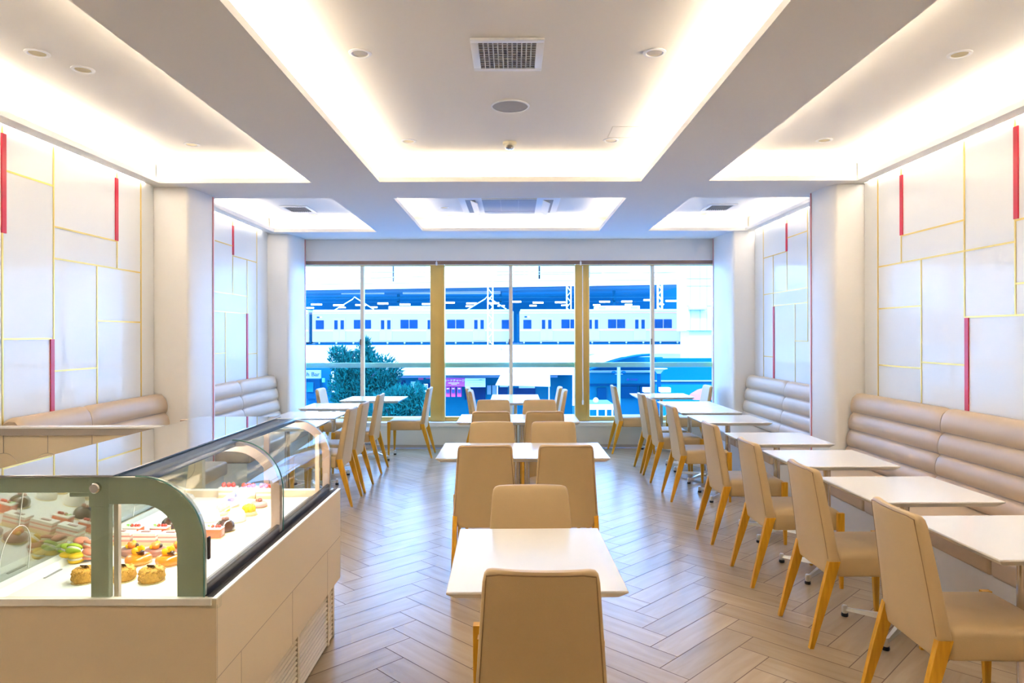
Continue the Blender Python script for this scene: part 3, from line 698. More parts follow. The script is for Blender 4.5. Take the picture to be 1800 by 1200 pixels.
def disc(bm, r, z0, z1, c=(0, 0), n=24, e=.003): lathe(bm, [(r-e, z0), (r, z0+e), (r, z1-e), (r-e, z1)], (c[0], c[1], 0), n)
def base(t, r=.036):
    bm = NB(); disc(bm, r, 0, .002, e=.0005); obj('gold_board', bm, BOARD, t)
def leafpair(t, x, y, z, s=.014):
    for a in (.4, 2.2):
        bm = NB(); loft(bm, [[(x, y, z), (x+.001, y, z), (x, y+.001, z)], [(x+s*.5*math.cos(a)-s*.3*math.sin(a), y+s*.5*math.sin(a)+s*.3*math.cos(a), z+.004), (x+s*.5*math.cos(a)+s*.3*math.sin(a), y+s*.5*math.sin(a)-s*.3*math.cos(a), z+.004), (x+s*.5*math.cos(a), y+s*.5*math.sin(a), z+.006)], [(x+s*math.cos(a), y+s*math.sin(a), z+.001)]*3], cap=False); obj('leaf', bm, LEAF, t)
def plaque(t, z, mat=CHOC, x=0, y=-.004):
    bm = NB(); box(bm, -.010, .010, -.0015, .0015, -.007, .007, .0005)
    bmesh.ops.rotate(bm, verts=bm.verts, matrix=Matrix.Rotation(R(50), 3, 'X')); bmesh.ops.translate(bm, verts=bm.verts, vec=(x, y, z)); obj('chocolate_plaque', bm, mat, t, False)
def k_crumb():
    t = thing('crumb_cake', '', 'cake'); base(t)
    bm = NB(); rnd = random.Random(3)
    loops = []
    for z in (.002, .008, .016, .024, .032, .037): loops.append([((.034-(.004 if z in (.002, .037) else 0)+rnd.uniform(-.0022, .0022))*math.cos(i*math.pi/18), (.034-(.004 if z in (.002, .037) else 0)+rnd.uniform(-.0022, .0022))*math.sin(i*math.pi/18), z) for i in range(36)])
    loft(bm, loops)
    for _ in range(110):
        a = rnd.uniform(0, 6.28); rr_ = .033 if rnd.random() < .6 else rnd.uniform(0, .033); z = rnd.uniform(.005, .036) if rr_ > .0329 else .037
        sphere(bm, (rr_*math.cos(a), rr_*math.sin(a), z), rnd.uniform(.002, .0042), (1, 1, .8), 6, 4)
    obj('crumb_body', bm, CRUMB, t, ang=80); plaque(t, .044); return t
def k_orange():
    t = thing('orange_mousse_cake', '', 'cake'); base(t, .040)
    bm = NB(); lathe(bm, [(.034, .002), (.038, .006), (.039, .014), (.037, .022), (.031, .028), (.020, .030), (.008, .027)], n=28); obj('orange_glaze', bm, ORG, t, ang=80)
    bm = NB()
    for k, (a, b) in enumerate(((-.014, .004), (-.006, .012), (.004, .010))): sphere(bm, (a, b, .036+.003*k), .012, (.9, .5, 1), 12, 7)
    obj('mango_piece', bm, MANGO, t)
    bm = NB(); sphere(bm, (.009, .003, .034), .007); obj('blueberry', bm, CHOC, t); plaque(t, .035, x=.012, y=-.012); return t
def k_tart():
    t = thing('chocolate_tartlet', '', 'cake'); base(t)
    bm = NB(); lathe(bm, [(.028, .002), (.033, .006), (.034, .018), (.030, .023), (.01, .022)], n=24); obj('mousse_cup', bm, MILKC, t, ang=80)
    bm = NB(); sphere(bm, (0, 0, .031), .014, (1, 1, .8)); sphere(bm, (-.008, .006, .033), .009); obj('orange_berry', bm, pr('orange_berry', (.88, .25, .03), .25, coat=.5, noise=.12), t)
    bm = NB(); sphere(bm, (.013, .004, .030), .007); obj('blueberry', bm, CHOC, t)
    bm = NB(); sphere(bm, (-.010, -.006, .029), .007); sphere(bm, (0, .012, .036), .008); obj('mango_piece', bm, MANGO, t); return t
def k_slice():
    t = thing('layered_cake_slice', '', 'cake')
    bm = NB(); box(bm, -.045, .045, -.026, .026, 0, .0015); obj('gold_board', bm, BOARD, t, False)
    for z0, z1, m in ((.0015, .012, SPONGE), (.012, .019, PINK), (.019, .027, WCR), (.027, .033, PINK), (.033, .042, WCR)):
        bm = NB(); box(bm, -.038, .038, -.021, .021, z0, z1, .0008); obj('cake_layer', bm, m, t, False)
    bm = NB(); box(bm, -.018, .012, -.008, .004, .042, .045, .001); obj('chocolate_curl', bm, MILKC, t, False); return t
def k_cube():
    t = thing('red_jelly_cake', '', 'cake')
    bm = NB(); box(bm, -.034, .034, -.024, .024, 0, .0015); obj('gold_board', bm, BOARD, t, False)
    bm = NB(); box(bm, -.029, .029, -.019, .019, .0015, .030, .002); obj('jelly_block', bm, REDJ, t)
    bm = NB(); box(bm, -.029, .029, -.019, .019, .030, .034, .001); obj('cream_top', bm, WCR, t)
    bm = NB(); [sphere(bm, (q, .002, .037), .006) for q in (-.006, .008, .018)]; obj('strawberry_piece', bm, REDF, t); leafpair(t, -.016, -.004, .036, .018); return t
def k_dark():
    t = thing('chocolate_dome_cake', '', 'cake'); base(t)
    bm = NB(); lathe(bm, [(.030, .002), (.034, .006), (.034, .016), (.030, .028), (.020, .037), (.006, .041)], n=26); obj('chocolate_dome', bm, CHOC, t, ang=80)
    bm = NB(); sphere(bm, (.006, .0, .044), .008); sphere(bm, (-.008, .004, .042), .007); obj('chocolate_pearl', bm, MILKC, t); return t
def k_white():
    t = thing('white_mousse_dome', '', 'cake'); base(t)
    bm = NB(); lathe(bm, [(.034, .002), (.035, .008), (.033, .022), (.028, .036), (.020, .044), (.006, .047)], n=26); obj('mousse_dome', bm, WCR, t, ang=80); return t
def k_flower():
    t = thing('mango_flower_cake', '', 'cake'); base(t, .034)
    bm = NB(); lathe(bm, [(.027, .002), (.029, .005), (.028, .014)], n=22); obj('tart_shell', bm, SPONGE, t)
    bm = NB()
    for k in range(7): a = k*.9; sphere(bm, (.017*math.cos(a), .017*math.sin(a), .024), .013, (.75, .75, 1.25), 10, 7)
    sphere(bm, (0, 0, .03), .013, (1, 1, 1.2)); obj('mango_petals', bm, MANGO, t); return t
def k_pink():
    t = thing('pink_tartlet', '', 'cake'); base(t)
    bm = NB(); lathe(bm, [(.029, .002), (.033, .005), (.034, .014), (.026, .022), (.008, .023)], n=24); obj('pink_mousse', bm, pr('dusty_pink', (.80, .42, .36), .3, noise=.05), t, ang=80)
    bm = NB(); sphere(bm, (.006, 0, .028), .009); sphere(bm, (-.008, .004, .026), .006); obj('chocolate_pearl', bm, MILKC, t); return t
def k_short():
    t = thing('strawberry_shortcake', '', 'cake')
    bm = NB(); box(bm, -.042, .042, -.026, .026, 0, .0015); obj('gold_board', bm, BOARD, t, False)
    for z0, z1, m in ((.0015, .012, SPONGE), (.012, .022, WCR), (.022, .030, SPONGE), (.030, .044, WCR)):
        bm = NB(); box(bm, -.036, .036, -.021, .021, z0, z1, .001); obj('cake_layer', bm, m, t, False)
    for q in (-.020, .002, .022):
        bm = NB(); sphere(bm, (q, 0, .052), .011, (.9, .9, 1.05)); obj('strawberry', bm, REDF, t)
    return t
PROTO = {}
def cake(kind, px, py, label, rz=0, sc=1.0):
    g = {'crumb': 'nut crumb cakes', 'orange': 'orange glazed cakes', 'tart': 'chocolate tartlets', 'slice': 'layered slices', 'cube': 'red jelly cakes', 'dark': 'chocolate domes', 'white': 'white domes', 'flower': 'mango flower cakes', 'pink': 'pink tartlets', 'short': 'strawberry shortcakes'}[kind]
    if kind in PROTO: o = dup(PROTO[kind], PX(px, py), R(rz), label, g)
    else: o = PROTO[kind] = globals()['k_'+kind](); o.location = PX(px, py); o.rotation_euler.z = R(rz); o['label'] = label; o['group'] = g
    o.scale = (1.18*sc, 1.18*sc, 1.18*sc)
cake('crumb', 149, 1020, 'crumb-coated nut cake at left, partly behind the frame post')
cake('crumb', 215, 1018, 'crumb-coated nut cake in the middle, just right of the frame post')
cake('crumb', 266, 1020, 'crumb-coated nut cake at right, nearest the curved arm')
cake('orange', 242.7, 989, 'orange glazed mousse cake at left of the pair')
cake('orange', 296, 990, 'orange glazed mousse cake at right of the pair, by the curved arm')
cake('tart', 231, 974, 'chocolate tartlet with fruit, leftmost of three')
cake('tart', 273, 975, 'chocolate tartlet with orange berry, middle of three')
cake('tart', 312, 974, 'chocolate tartlet with fruit, rightmost of three behind the arm')
cake('slice', 214, 954, 'pink and white layered slice, leftmost of three')
cake('slice', 258, 955, 'pink and white layered slice, middle of three')
cake('slice', 302, 956, 'pink and white layered slice, rightmost of three behind the arm')
cake('cube', 234, 941, 'red jelly cake with leaf at left of the row')
cake('cube', 281, 941, 'red jelly cake with leaf in the middle of the row')
cake('cube', 376, 943, 'red jelly cake alone at right of the curved arm')
cake('dark', 300, 927, 'glossy dark chocolate dome at left near the arm')
cake('dark', 395, 932, 'glossy chocolate dome at right by the front glass')
cake('white', 369, 914, 'white mousse dome at left, behind the arm')
cake('white', 415, 915, 'white mousse dome at right by the front glass')
cake('flower', 392, 903, 'mango flower cake at left of the pair')
cake('flower', 437, 904, 'mango flower cake at right of the pair')
cake('flower', 287, 893, 'mango flower cake deep behind the top of the arm')
cake('pink', 405, 889, 'pink tartlet at left of the pair')
cake('pink', 454, 890, 'pink tartlet at right of the pair')
cake('short', 401, 872, 'strawberry shortcake slice at left of three')
cake('short', 436, 873, 'strawberry shortcake slice in the middle of three')
cake('short', 467, 874, 'strawberry shortcake slice at right beside the middle frame')
# macaron bowl
bx_ = PX(140, 981)
t = thing('glass_bowl', 'small clear glass bowl holding macarons, left of the frame post', 'bowl', bx_)
bm = NB(); lathe(bm, [(.030, .001), (.045, .004), (.060, .022), (.058, .022), (.043, .007), (.001, .004)], n=28, cap=False); obj('bowl_wall', bm, GLC, t); t.scale = (1.3,)*3
MC = [(-.035, -.005, .030, 40, GRN, 'green macaron leaning at the left of the bowl'), (-.006, -.018, .034, 60, GRN, 'yellow-green macaron at the front middle of the bowl'), (-.022, -.022, .014, 10, YEL, 'orange macaron low at the left front of the bowl'),
      (.008, -.030, .013, 5, YEL, 'yellow macaron low at the front of the bowl'), (.034, -.012, .018, 30, PKM, 'pink macaron at the right front of the bowl'), (-.008, .016, .042, 20, PKM, 'large pink macaron on top at the back of the bowl'), (.022, .010, .036, 50, PKM, 'pink macaron behind on the right of the bowl'), (.046, .008, .030, 70, YEL, 'yellow macaron at the far right of the bowl')]
for x, y, z, a, m, lb in MC:
    o = thing('macaron', lb, 'macaron', (bx_[0]+1.3*x, bx_[1]+1.3*y, bx_[2]+1.3*z), R(a*3), 'macarons in the bowl'); o.scale = (1.3,)*3; o.rotation_euler.x = R(a*.6)
    for s in (-1, 1):
        bm = NB(); lathe(bm, [(.019, s*.003), (.0205, s*.005), (.019, s*.010), (.012, s*.0135), (.003, s*.0145)], n=18); obj('shell', bm, m, o, ang=80)
    bm = NB(); lathe(bm, [(.017, -.003), (.018, 0), (.017, .003)], n=18); obj('filling', bm, WCR, o)
# price tag lying on the track
bm = NB(); box(bm, -.004, .004, -.045, .045, 0, .003); o = obj('tag_holder', bm, GREYM, None, False); o.location = (XK+.085, 2.42, DZ+.001); tag(o, 'thin dark tag holder strip on the deck beside the rear track', 'tag holder')

# ------------------------------------------------------------------ outside : station, train, street
WX = lambda px, Y: (px-903)*Y/1215
WZ = lambda py, Y: 1.56-(py-588)*Y/1215
def fbox(bm, px0, px1, py0, py1, Y, d, **k): box(bm, WX(px0, Y), WX(px1, Y), Y, Y+d, WZ(py1, Y), WZ(py0, Y), **k)
SILV = pr('train_silver', (.27, .25, .26), .45, metal=.0, noise=.03, nscale=.5)
STRP = pr('train_pink_stripe', (.80, .20, .18), .4, noise=.03)
TWIN = pr('train_window', (.002, .035, .11), .5, spec=.08, noise=.5, nscale=1.6)
TRIMW = pr('pale_trim', (.72, .74, .76), .5, noise=.02)
BLUED = pr('deep_blue_shade', (.001, .062, .13), .8, spec=.05, noise=.35, nscale=.15)  # outdoor shade and blue cast put into the base colour
BLUEM = pr('mid_blue_cast', (.002, .095, .18), .8, spec=.08, noise=.25, nscale=.3)  # lighter blue, with the outdoor cast put into the colour
TEALW = pr('teal_cast', (.003, .15, .22), .8, spec=.08, noise=.25, nscale=.4)  # teal that holds the same outdoor blue cast in its colour
CONW = pr('pale_concrete', (.66, .66, .66), .8, noise=.04, nscale=.3)
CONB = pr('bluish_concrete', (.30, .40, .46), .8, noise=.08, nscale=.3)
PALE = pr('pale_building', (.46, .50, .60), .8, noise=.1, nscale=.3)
TUBE = emis('platform_tube', (.9, 1, 1), 6)
YT = 66.0
def part(name, m, parent, *boxes, bev=0):
    bm = NB()
    for b in boxes: fbox(bm, *b, bev=bev) if bev else fbox(bm, *b)
    return obj(name, bm, m, parent, False)
def car(px0, label, first=False):
    px1 = px0+355
    t = thing('train_car', label, 'train car', (WX((px0+px1)/2, YT), YT, WZ(603, YT)))
    org = Vector(t.location)
    def P(name, m, boxes, bev=0, par=None):
        bm = NB()
        for b in boxes: fbox(bm, *b, bev=bev) if bev else fbox(bm, *b)
        bmesh.ops.translate(bm, verts=bm.verts, vec=-org); return obj(name, bm, m, par or t, False)
    P('body', SILV, [(px0, px1, 546, 601, YT, 2.8)], .12)
    P('roof', pr('train_roof', (.45, .60, .80), .6, noise=.05), [(px0+2, px1-2, 543.5, 546.5, YT+.2, 2.4)])
    P('stripe', STRP, [(px0+1, px1-1, 579, 581.2, YT-.02, .02), (px0+1, px1-1, 549.6, 550.4, YT-.02, .02)])
    P('underframe', BLUED, [(px0+6, px1-6, 600.5, 606, YT+.2, 2.2)])
    for k in range(4):
        c = px0+48+k*82
        d = P('door', pr('train_door', (.30, .28, .29), .4, metal=0, noise=.02), [(c-11, c+11, 558, 598, YT-.04, .05)])
        P('door_window', TWIN, [(c-8.5, c-2.5, 562, 578, YT-.06, .03), (c+2.5, c+8.5, 562, 578, YT-.06, .03)], par=t)
        P('door_seam', GREYM, [(c-.3, c+.3, 558, 598, YT-.055, .02)])
    for k in range(3):
        c = px0+48+41+k*82
        P('window', TWIN, [(c-15, c-.8, 561.5, 577.5, YT-.05, .04), (c+.8, c+15, 561.5, 577.5, YT-.05, .04)])
        P('window_trim', TRIMW, [(c-16, c+16, 577.5, 578.3, YT-.06, .05)])
    for c in (px0+14, px0+341): P('window', TWIN, [(c-7, c+7, 562, 577.5, YT-.05, .04)])
    P('roof_unit', TRIMW, [(px0+135, px0+212, 537.5, 544, YT+.4, 2.0)], .05)
    P('roof_unit_grille', pr('unit_grille', (.35, .48, .62), .6, noise=.1), [(px0+140, px0+152, 539, 542.5, YT+.36, .05), (px0+196, px0+208, 539, 542.5, YT+.36, .05)])
    P('car_number_mark', STRP, [(px0+14, px0+18, 555.5, 558, YT-.03, .02)]); P('car_dark_mark', BLUED, [(px0+9, px0+13.5, 555.5, 558, YT-.03, .02)])
    return t
car(188, 'silver commuter train car at far left, mostly behind the left pillar')
car(548, 'silver commuter train car with pink stripe in the left half of the window')
car(913, 'silver commuter train car with pink stripe in the right half of the window')
for px, lb in ((545.5, 'left'), (910.5, 'middle')):
    bm = NB(); fbox(bm, px-2.0, px+2.0, 552, 602, YT+.3, 1.4)
    for k in range(5): fbox(bm, px-2.1, px+2.1, 553+k*10, 555+k*10, YT+.25, 1.5)
    tag(obj('gangway_bellows', bm, BLUED, None, False), f'dark gangway bellows between train cars, {lb} one', 'gangway')
# viaduct
bm = NB(); fbox(bm, 470, 1204, 606.3, 700, YT-2, 14); fbox(bm, 470, 1204, 607.2, 622, YT-4.2, 2.1)
tag(obj('viaduct', bm, CONW, None, False), 'pale concrete railway viaduct carrying the train', 'viaduct')
t = thing('parapet_railing', 'thin blue railing with short posts along the viaduct parapet', 'railing', (0, YT-4.1, 0))
bm = NB(); box(bm, WX(480, YT-4.1), WX(1240, YT-4.1), 0, .06, WZ(605, YT-4.1), WZ(603.3, YT-4.1)); obj('handrail', bm, BLUED, t, False)
for k in range(24):
    x = WX(531+k*30, YT-4.1); bm = NB(); box(bm, x-.06, x+.06, 0, .08, WZ(607, YT-4.1), WZ(600.5, YT-4.1)); obj('rail_post', bm, CONB, t, False)
# platform canopy
pc = thing('platform_canopy', 'long station platform canopy, white edge over underside coloured deep blue for shade', 'canopy', (0, 75, 0))
def PP(name, m, *bx, par=None):
    bm = NB()
    for (a, b, c, d, Y, dd) in bx: box(bm, WX(a, Y), WX(b, Y), Y-75, Y-75+dd, WZ(d, Y), WZ(c, Y))
    return obj(name, bm, m, par or pc, False)
bm = NB(); Y = 74
xa, xb = WX(470, Y), WX(1205, Y)
loft(bm, [[(xa, -1, WZ(510, Y)), (xa, -1, WZ(498, Y)), (xa, 14, WZ(498, Y)), (xa, 14, WZ(510, Y))], [(xb, -1, WZ(500, Y)), (xb, -1, WZ(486, Y)), (xb, 14, WZ(486, Y)), (xb, 14, WZ(500, Y))]]); obj('roof_edge', bm, CONW, pc, False)
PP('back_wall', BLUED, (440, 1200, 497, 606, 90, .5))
bm = NB(); loft(bm, [[(xa, -.8, WZ(511, 74)), (xa, -.8, WZ(510, 74)), (xa, 14, WZ(510, 74)), (xa, 14, WZ(511, 74))], [(xb, -.8, WZ(501, 74)), (xb, -.8, WZ(500, 74)), (xb, 14, WZ(500, 74)), (xb, 14, WZ(501, 74))]]); obj('shade_underside', bm, BLUED, pc, False)  # added sheet, its dark blue paints in the shade below the roof
for px in (700, 880, 1080): PP('column', BLUEM, (px-2, px+2, 508, 607, 82, .4))
PP('ceiling_band', pr('canopy_band', (.25, .32, .38), .7, noise=.05), (600, 675, 511, 516, 79, .3), (708, 880, 511, 516, 79, .3), (805, 880, 503, 507, 79, .3))
PP('beam', BLUEM, (520, 1210, 521, 523, 80, .4), (520, 1210, 529, 530, 82, .4))
ORD = 'first second third fourth fifth sixth seventh eighth ninth tenth eleventh twelfth thirteenth fourteenth fifteenth sixteenth seventeenth'.split()
for k in range(17):
    px = 556+k*39; bm = NB(); Y = 78; yy = 536-(px-556)*.011-(2 if k % 3 == 0 else 0)
    box(bm, WX(px-9, Y), WX(px+9, Y), Y, Y+.2, WZ(yy+1.3, Y), WZ(yy-1.2, Y)); o = obj('platform_lamp', bm, TUBE, None, False)
    tag(o, ORD[k]+' tube light from the left in the upper row under the station canopy', 'tube light', 'tube lights of the upper row under the canopy')
for k in range(12):
    px = 545+k*56; bm = NB(); Y = 84; yy = 540-(px-556)*.008
    box(bm, WX(px-6, Y), WX(px+6, Y), Y, Y+.2, WZ(yy+1, Y), WZ(yy-1, Y)); o = obj('platform_lamp', bm, TUBE, None, False)
    tag(o, ORD[k]+' short tube light from the left in the lower row under the station canopy', 'tube light', 'tube lights of the lower row under the canopy')
# pantograph-like wires and lattice masts
def mast(px, top, bot, Y, label):
    t = thing('lattice_mast', label, 'mast', (WX(px, Y), Y, WZ(bot, Y))); h = (bot-top)*Y/1215; bm = NB(); r = .22
    for a in (-r, r):
        for b in (-r, r): box(bm, a-.05, a+.05, b-.05, b+.05, 0, h)
    n = int(h/.55)
    for i in range(n):
        z0, z1 = i*h/n, (i+1)*h/n; s = 1 if i % 2 else -1
        for b in (-r, r): tube(bm, [(-r*s, b, z0), (r*s, b, z1)], .035, 4)
    obj('lattice', bm, TRIMW, t, False)
    bm = NB(); box(bm, -.9, .9, -.5, .5, -.8, 0); obj('footing', bm, CONW, t, False)
mast(862, 440, 606, 61, 'tall white lattice mast standing before the train in the middle pane')
mast(1000, 503, 606, 71.5, 'short white lattice mast under the station canopy in the right pane')
mast(1160, 500, 606, 71.5, 'rightmost short lattice mast under the station canopy')
for i, (y0, y1) in enumerate(((487, 478), (496, 492), (474, 481))):
    bm = NB(); tube(bm, [(WX(500, 63), 63, WZ(y0+4, 63)), (WX(900, 63), 63, WZ((y0+y1)/2, 63)), (WX(1250, 63), 63, WZ(y1, 63))], .03, 4)
    tag(obj('overhead_wire', bm, CONB), ['middle', 'lowest', 'highest'][i]+' thin overhead line crossing the sky above the station', 'wire')
for px in (622, 855):
    bm = NB(); Y = 67
    tube(bm, [(WX(px-35, Y), Y, WZ(545, Y)), (WX(px-2, Y), Y, WZ(525, Y)), (WX(px+1, Y), Y, WZ(521, Y)), (WX(px+35, Y), Y, WZ(543, Y))], .05, 4)
    tag(obj('pantograph', bm, TRIMW), f'thin folded pantograph frame on the train roof, {"left" if px < 700 else "middle"} pane', 'pantograph')
# far buildings on the skyline
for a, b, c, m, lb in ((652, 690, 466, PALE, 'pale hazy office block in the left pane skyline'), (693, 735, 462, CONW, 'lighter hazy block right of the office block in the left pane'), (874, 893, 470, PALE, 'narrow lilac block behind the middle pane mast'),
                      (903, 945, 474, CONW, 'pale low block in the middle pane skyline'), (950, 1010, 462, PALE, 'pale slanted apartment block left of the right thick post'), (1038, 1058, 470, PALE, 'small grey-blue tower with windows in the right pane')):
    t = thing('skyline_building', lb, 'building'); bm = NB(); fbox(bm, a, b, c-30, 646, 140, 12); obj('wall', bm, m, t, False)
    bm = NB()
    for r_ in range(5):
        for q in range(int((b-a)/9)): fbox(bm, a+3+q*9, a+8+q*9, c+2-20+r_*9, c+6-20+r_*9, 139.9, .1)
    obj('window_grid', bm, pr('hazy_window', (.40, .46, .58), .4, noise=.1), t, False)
# white stair tower at right
t = thing('station_tower', 'tall white panelled station tower at the right end of the train', 'tower')
bm = NB(); fbox(bm, 1207, 1300, 400, 582, 58, 3.5); fbox(bm, 1211, 1300, 582, 634, 58.4, 3); obj('tower_wall', bm, CONW, t, False)
bm = NB()
for x in (1214, 1231, 1243): fbox(bm, x-.3, x+.3, 430, 582, 57.96, .05)
for y in (490, 503, 538, 581): fbox(bm, 1207, 1256, y-.4, y+.4, 57.95, .05)
obj('panel_joint', bm, CONB, t, False)
bm = NB(); fbox(bm, 1214, 1243, 537.5, 545, 57.2, .8, bev=.05); obj('bracket_box', bm, PALE, t)
# white arcade roofs below
bm = NB(); box(bm, WX(440, 46), WX(1035, 46), 46, 60, WZ(645, 46), WZ(624, 46)); box(bm, WX(560, 40), WX(1012, 40), 40, 46, WZ(659, 40), WZ(648.5, 40))
tag(obj('arcade_roof', bm, CONW, None, False), 'long flat white roof of the low station arcade under the viaduct', 'roof')
def arch(px0, px1, pyb, pyt, Y, label, half=0):
    t = thing('arched_roof', label, 'roof'); n = 16; P = []
    for i in range(n+1):
        f = i/n; g = f*.5+.5 if half > 0 else f*.5 if half < 0 else f
        P.append((WX(px0+(px1-px0)*f, Y), WZ(pyb+(pyt-pyb)*math.sin(math.pi*g), Y)))
    Q = [(x, z-.24) for x, z in P]
    bm = NB(); loft(bm, [[(p[0], Y, p[1]), (p[0], Y+5, p[1]), (q[0], Y+5, q[1]), (q[0], Y, q[1])] for p, q in zip(P, Q)]); obj('roof_shell', bm, CONW, t, False)
    bm = NB(); tube(bm, [(x, Y-.03, z-.34) for x, z in P], .07, 5); obj('dark_edge_line', bm, BLUEM, t)
    return P
arch(490, 604, 643, 628, 36, 'curved white roof end above the bar at far left', 1)
arch(1030, 1150, 640, 612, 36, 'long curved white roof rising to the right in the right pane', -1)
t = thing('shopfront', 'blue arcade shopfronts under the flat white roof in the middle pane', 'shopfront')
part('shop_wall', TEALW, t, (575, 1006, 655, 735, 43, .4)); part('fascia', BLUEM, t, (575, 985, 656, 660, 42.6, .4)); part('fascia_light', CONB, t, (590, 980, 660, 663.5, 42.4, .4))
part('shop_window', TWIN, t, (694, 712, 668, 690, 42.9, .1), (737, 756, 673, 691, 42.9, .1), (817, 853, 680, 702, 42.9, .1), (876, 892, 681, 698, 42.9, .1), (903, 941, 682, 698, 42.9, .1))
part('pale_door', pr('door_pale', (.45, .72, .68), .5, noise=.1), t, (722, 731, 670, 690, 42.8, .1)); part('slatted_screen', CONB, t, (856, 863, 677, 693, 42.85, .1), (865, 872, 677, 693, 42.85, .1))
part('lit_band', TRIMW, t, (878, 893, 677, 680, 42.8, .1), (912, 940, 679, 682, 42.8, .1)); part('red_notice', pr('red_notice', (.75, .08, .22), .5, noise=.1), t, (735, 744, 663, 667, 42.8, .1), (749, 757, 662, 665, 42.8, .1))
# kiosk canopy
t = thing('kiosk_canopy', 'small sloping white kiosk canopy on thin posts in the middle pane', 'canopy'); Y = 34
bm = NB(); a, b = WX(871, Y), WX(967, Y); loft(bm, [[(a, Y, WZ(675.5, Y)), (b, Y, WZ(677.5, Y)), (b, Y, WZ(679.5, Y)), (a, Y, WZ(677, Y))], [(WX(879, Y), Y+5, WZ(664, Y)), (WX(976, Y), Y+5, WZ(665.5, Y)), (WX(976, Y), Y+5, WZ(667, Y)), (WX(879, Y), Y+5, WZ(665.5, Y))]]); obj('canopy_slab', bm, CONW, t, False)
for px in (874, 965):
    bm = NB(); fbox(bm, px-.9, px+.9, 678, 735, Y+.1, .15); obj('canopy_post', bm, TRIMW, t, False)
# signs and writing
def text(body, size, loc, mat, name, parent, ext=.01, rx=90):
    cu = bpy.data.curves.new(name, 'FONT'); cu.body = body; cu.size = size; cu.extrude = ext; cu.align_x = 'CENTER'; cu.align_y = 'CENTER'
    o = bpy.data.objects.new(name, cu); COL.objects.link(o); bpy.context.view_layer.update()
    me = bpy.data.meshes.new_from_object(o.evaluated_get(bpy.context.evaluated_depsgraph_get())); bpy.data.objects.remove(o)
    me.materials.clear(); me.materials.append(mat); q = bpy.data.objects.new(name, me); COL.objects.link(q); q.location = loc; q.rotation_euler.x = R(rx)
    if parent: q.parent = parent
    return q
NAVY = pr('navy_letter', (.01, .05, .22), .5, noise=.05)
t = thing('bar_sign', 'pale blue bar name sign with dark letters at the left window edge', 'sign'); Y = 34
part('sign_board', pr('sign_pale_blue', (.22, .34, .44), .5, noise=.04), t, (500, 562.5, 650, 664, Y, .2)); text('Irish Bar', .30, (WX(543.5, Y), Y-.02, WZ(657, Y)), NAVY, 'lettering', t)
t = thing('shopfront', 'dark blue bar shopfront under its sign at the left window edge', 'shopfront')
part('bar_wall', BLUEM, t, (480, 600, 640, 735, 35, .3)); part('bar_door', BLUED, t, (536, 562, 666, 700, 34.7, .2)); part('bar_poster', TEALW, t, (539, 550, 671, 688, 34.6, .1)); part('green_mark', pr('green_mark', (.15, .75, .15), .5, noise=.1), t, (566, 570, 664, 671, 34.6, .1)); part('white_column', TRIMW, t, (582, 586, 652, 690, 34.4, .3))
MAG = pr('magenta_sign', (.62, .05, .34), .5, noise=.04)
t = thing('card_charge_sign', 'magenta sign with white lettering above the card machines', 'sign'); Y = 41
part('sign_board', MAG, t, (780, 816.5, 664, 679, Y, .2)); WL = pr('white_letter', (.95, .95, .98), .5, noise=.01)
text('カードチャージ', .18, (WX(798.5, Y), Y-.02, WZ(668.5, Y)), WL, 'lettering', t); part('white_underline', WL, t, (788, 807, 672.3, 673.2, Y-.02, .02), (793, 803, 675.0, 675.7, Y-.02, .02))
for px in (787, 796.5, 807):
    bm = NB(); fbox(bm, px-3.6, px+3.6, 680, 697, 41.2, .5); fbox(bm, px-2.4, px+2.4, 684.5, 690, 41.1, .1, mi=1); fbox(bm, px-2, px+2, 682, 683.5, 41.1, .1, mi=2)
    tag(obj('card_machine', bm, [MAG, NAVY, WL], None, False), {787: 'leftmost', 796.5: 'middle', 807: 'rightmost'}[px]+' of the magenta card machines under the magenta sign', 'machine', 'card machines')
t = thing('fare_map_board', 'wide white route map board right of the magenta sign', 'sign board'); part('board', TRIMW, t, (817, 853, 664.5, 680, 41, .2)); part('map_line', pr('map_line_blue', (.3, .5, .8), .5, noise=.05), t, (820, 850, 668, 668.4, 40.96, .04), (824, 848, 672, 672.4, 40.96, .04), (842, 847, 666.5, 667.6, 40.96, .04), (830, 845, 676, 676.4, 40.96, .04))
t = thing('wheelchair_sign', 'small white accessible-route sign with blue wheelchair symbol', 'sign'); Y = 40
part('sign_panel', WL, t, (745, 751.5, 674.5, 688, Y, .1)); part('blue_square', pr('sign_blue', (.02, .08, .6), .5, noise=.03), t, (746, 750.8, 675.5, 682, Y-.03, .04))
bm = NB(); sphere(bm, (WX(748.4, Y), Y-.05, WZ(676.8, Y)), .025); tube(bm, [(WX(748.4, Y), Y-.05, WZ(677.8, Y)), (WX(748.4, Y), Y-.05, WZ(679.6, Y)), (WX(749.8, Y), Y-.05, WZ(679.8, Y)), (WX(750.2, Y), Y-.05, WZ(681.2, Y))], .012, 5); tube(bm, [(WX(748.3, Y)+.055*math.cos(a/2), Y-.05, WZ(680, Y)+.05*math.sin(a/2)) for a in range(4, 13)], .008, 4); obj('wheelchair_symbol', bm, WL, t)
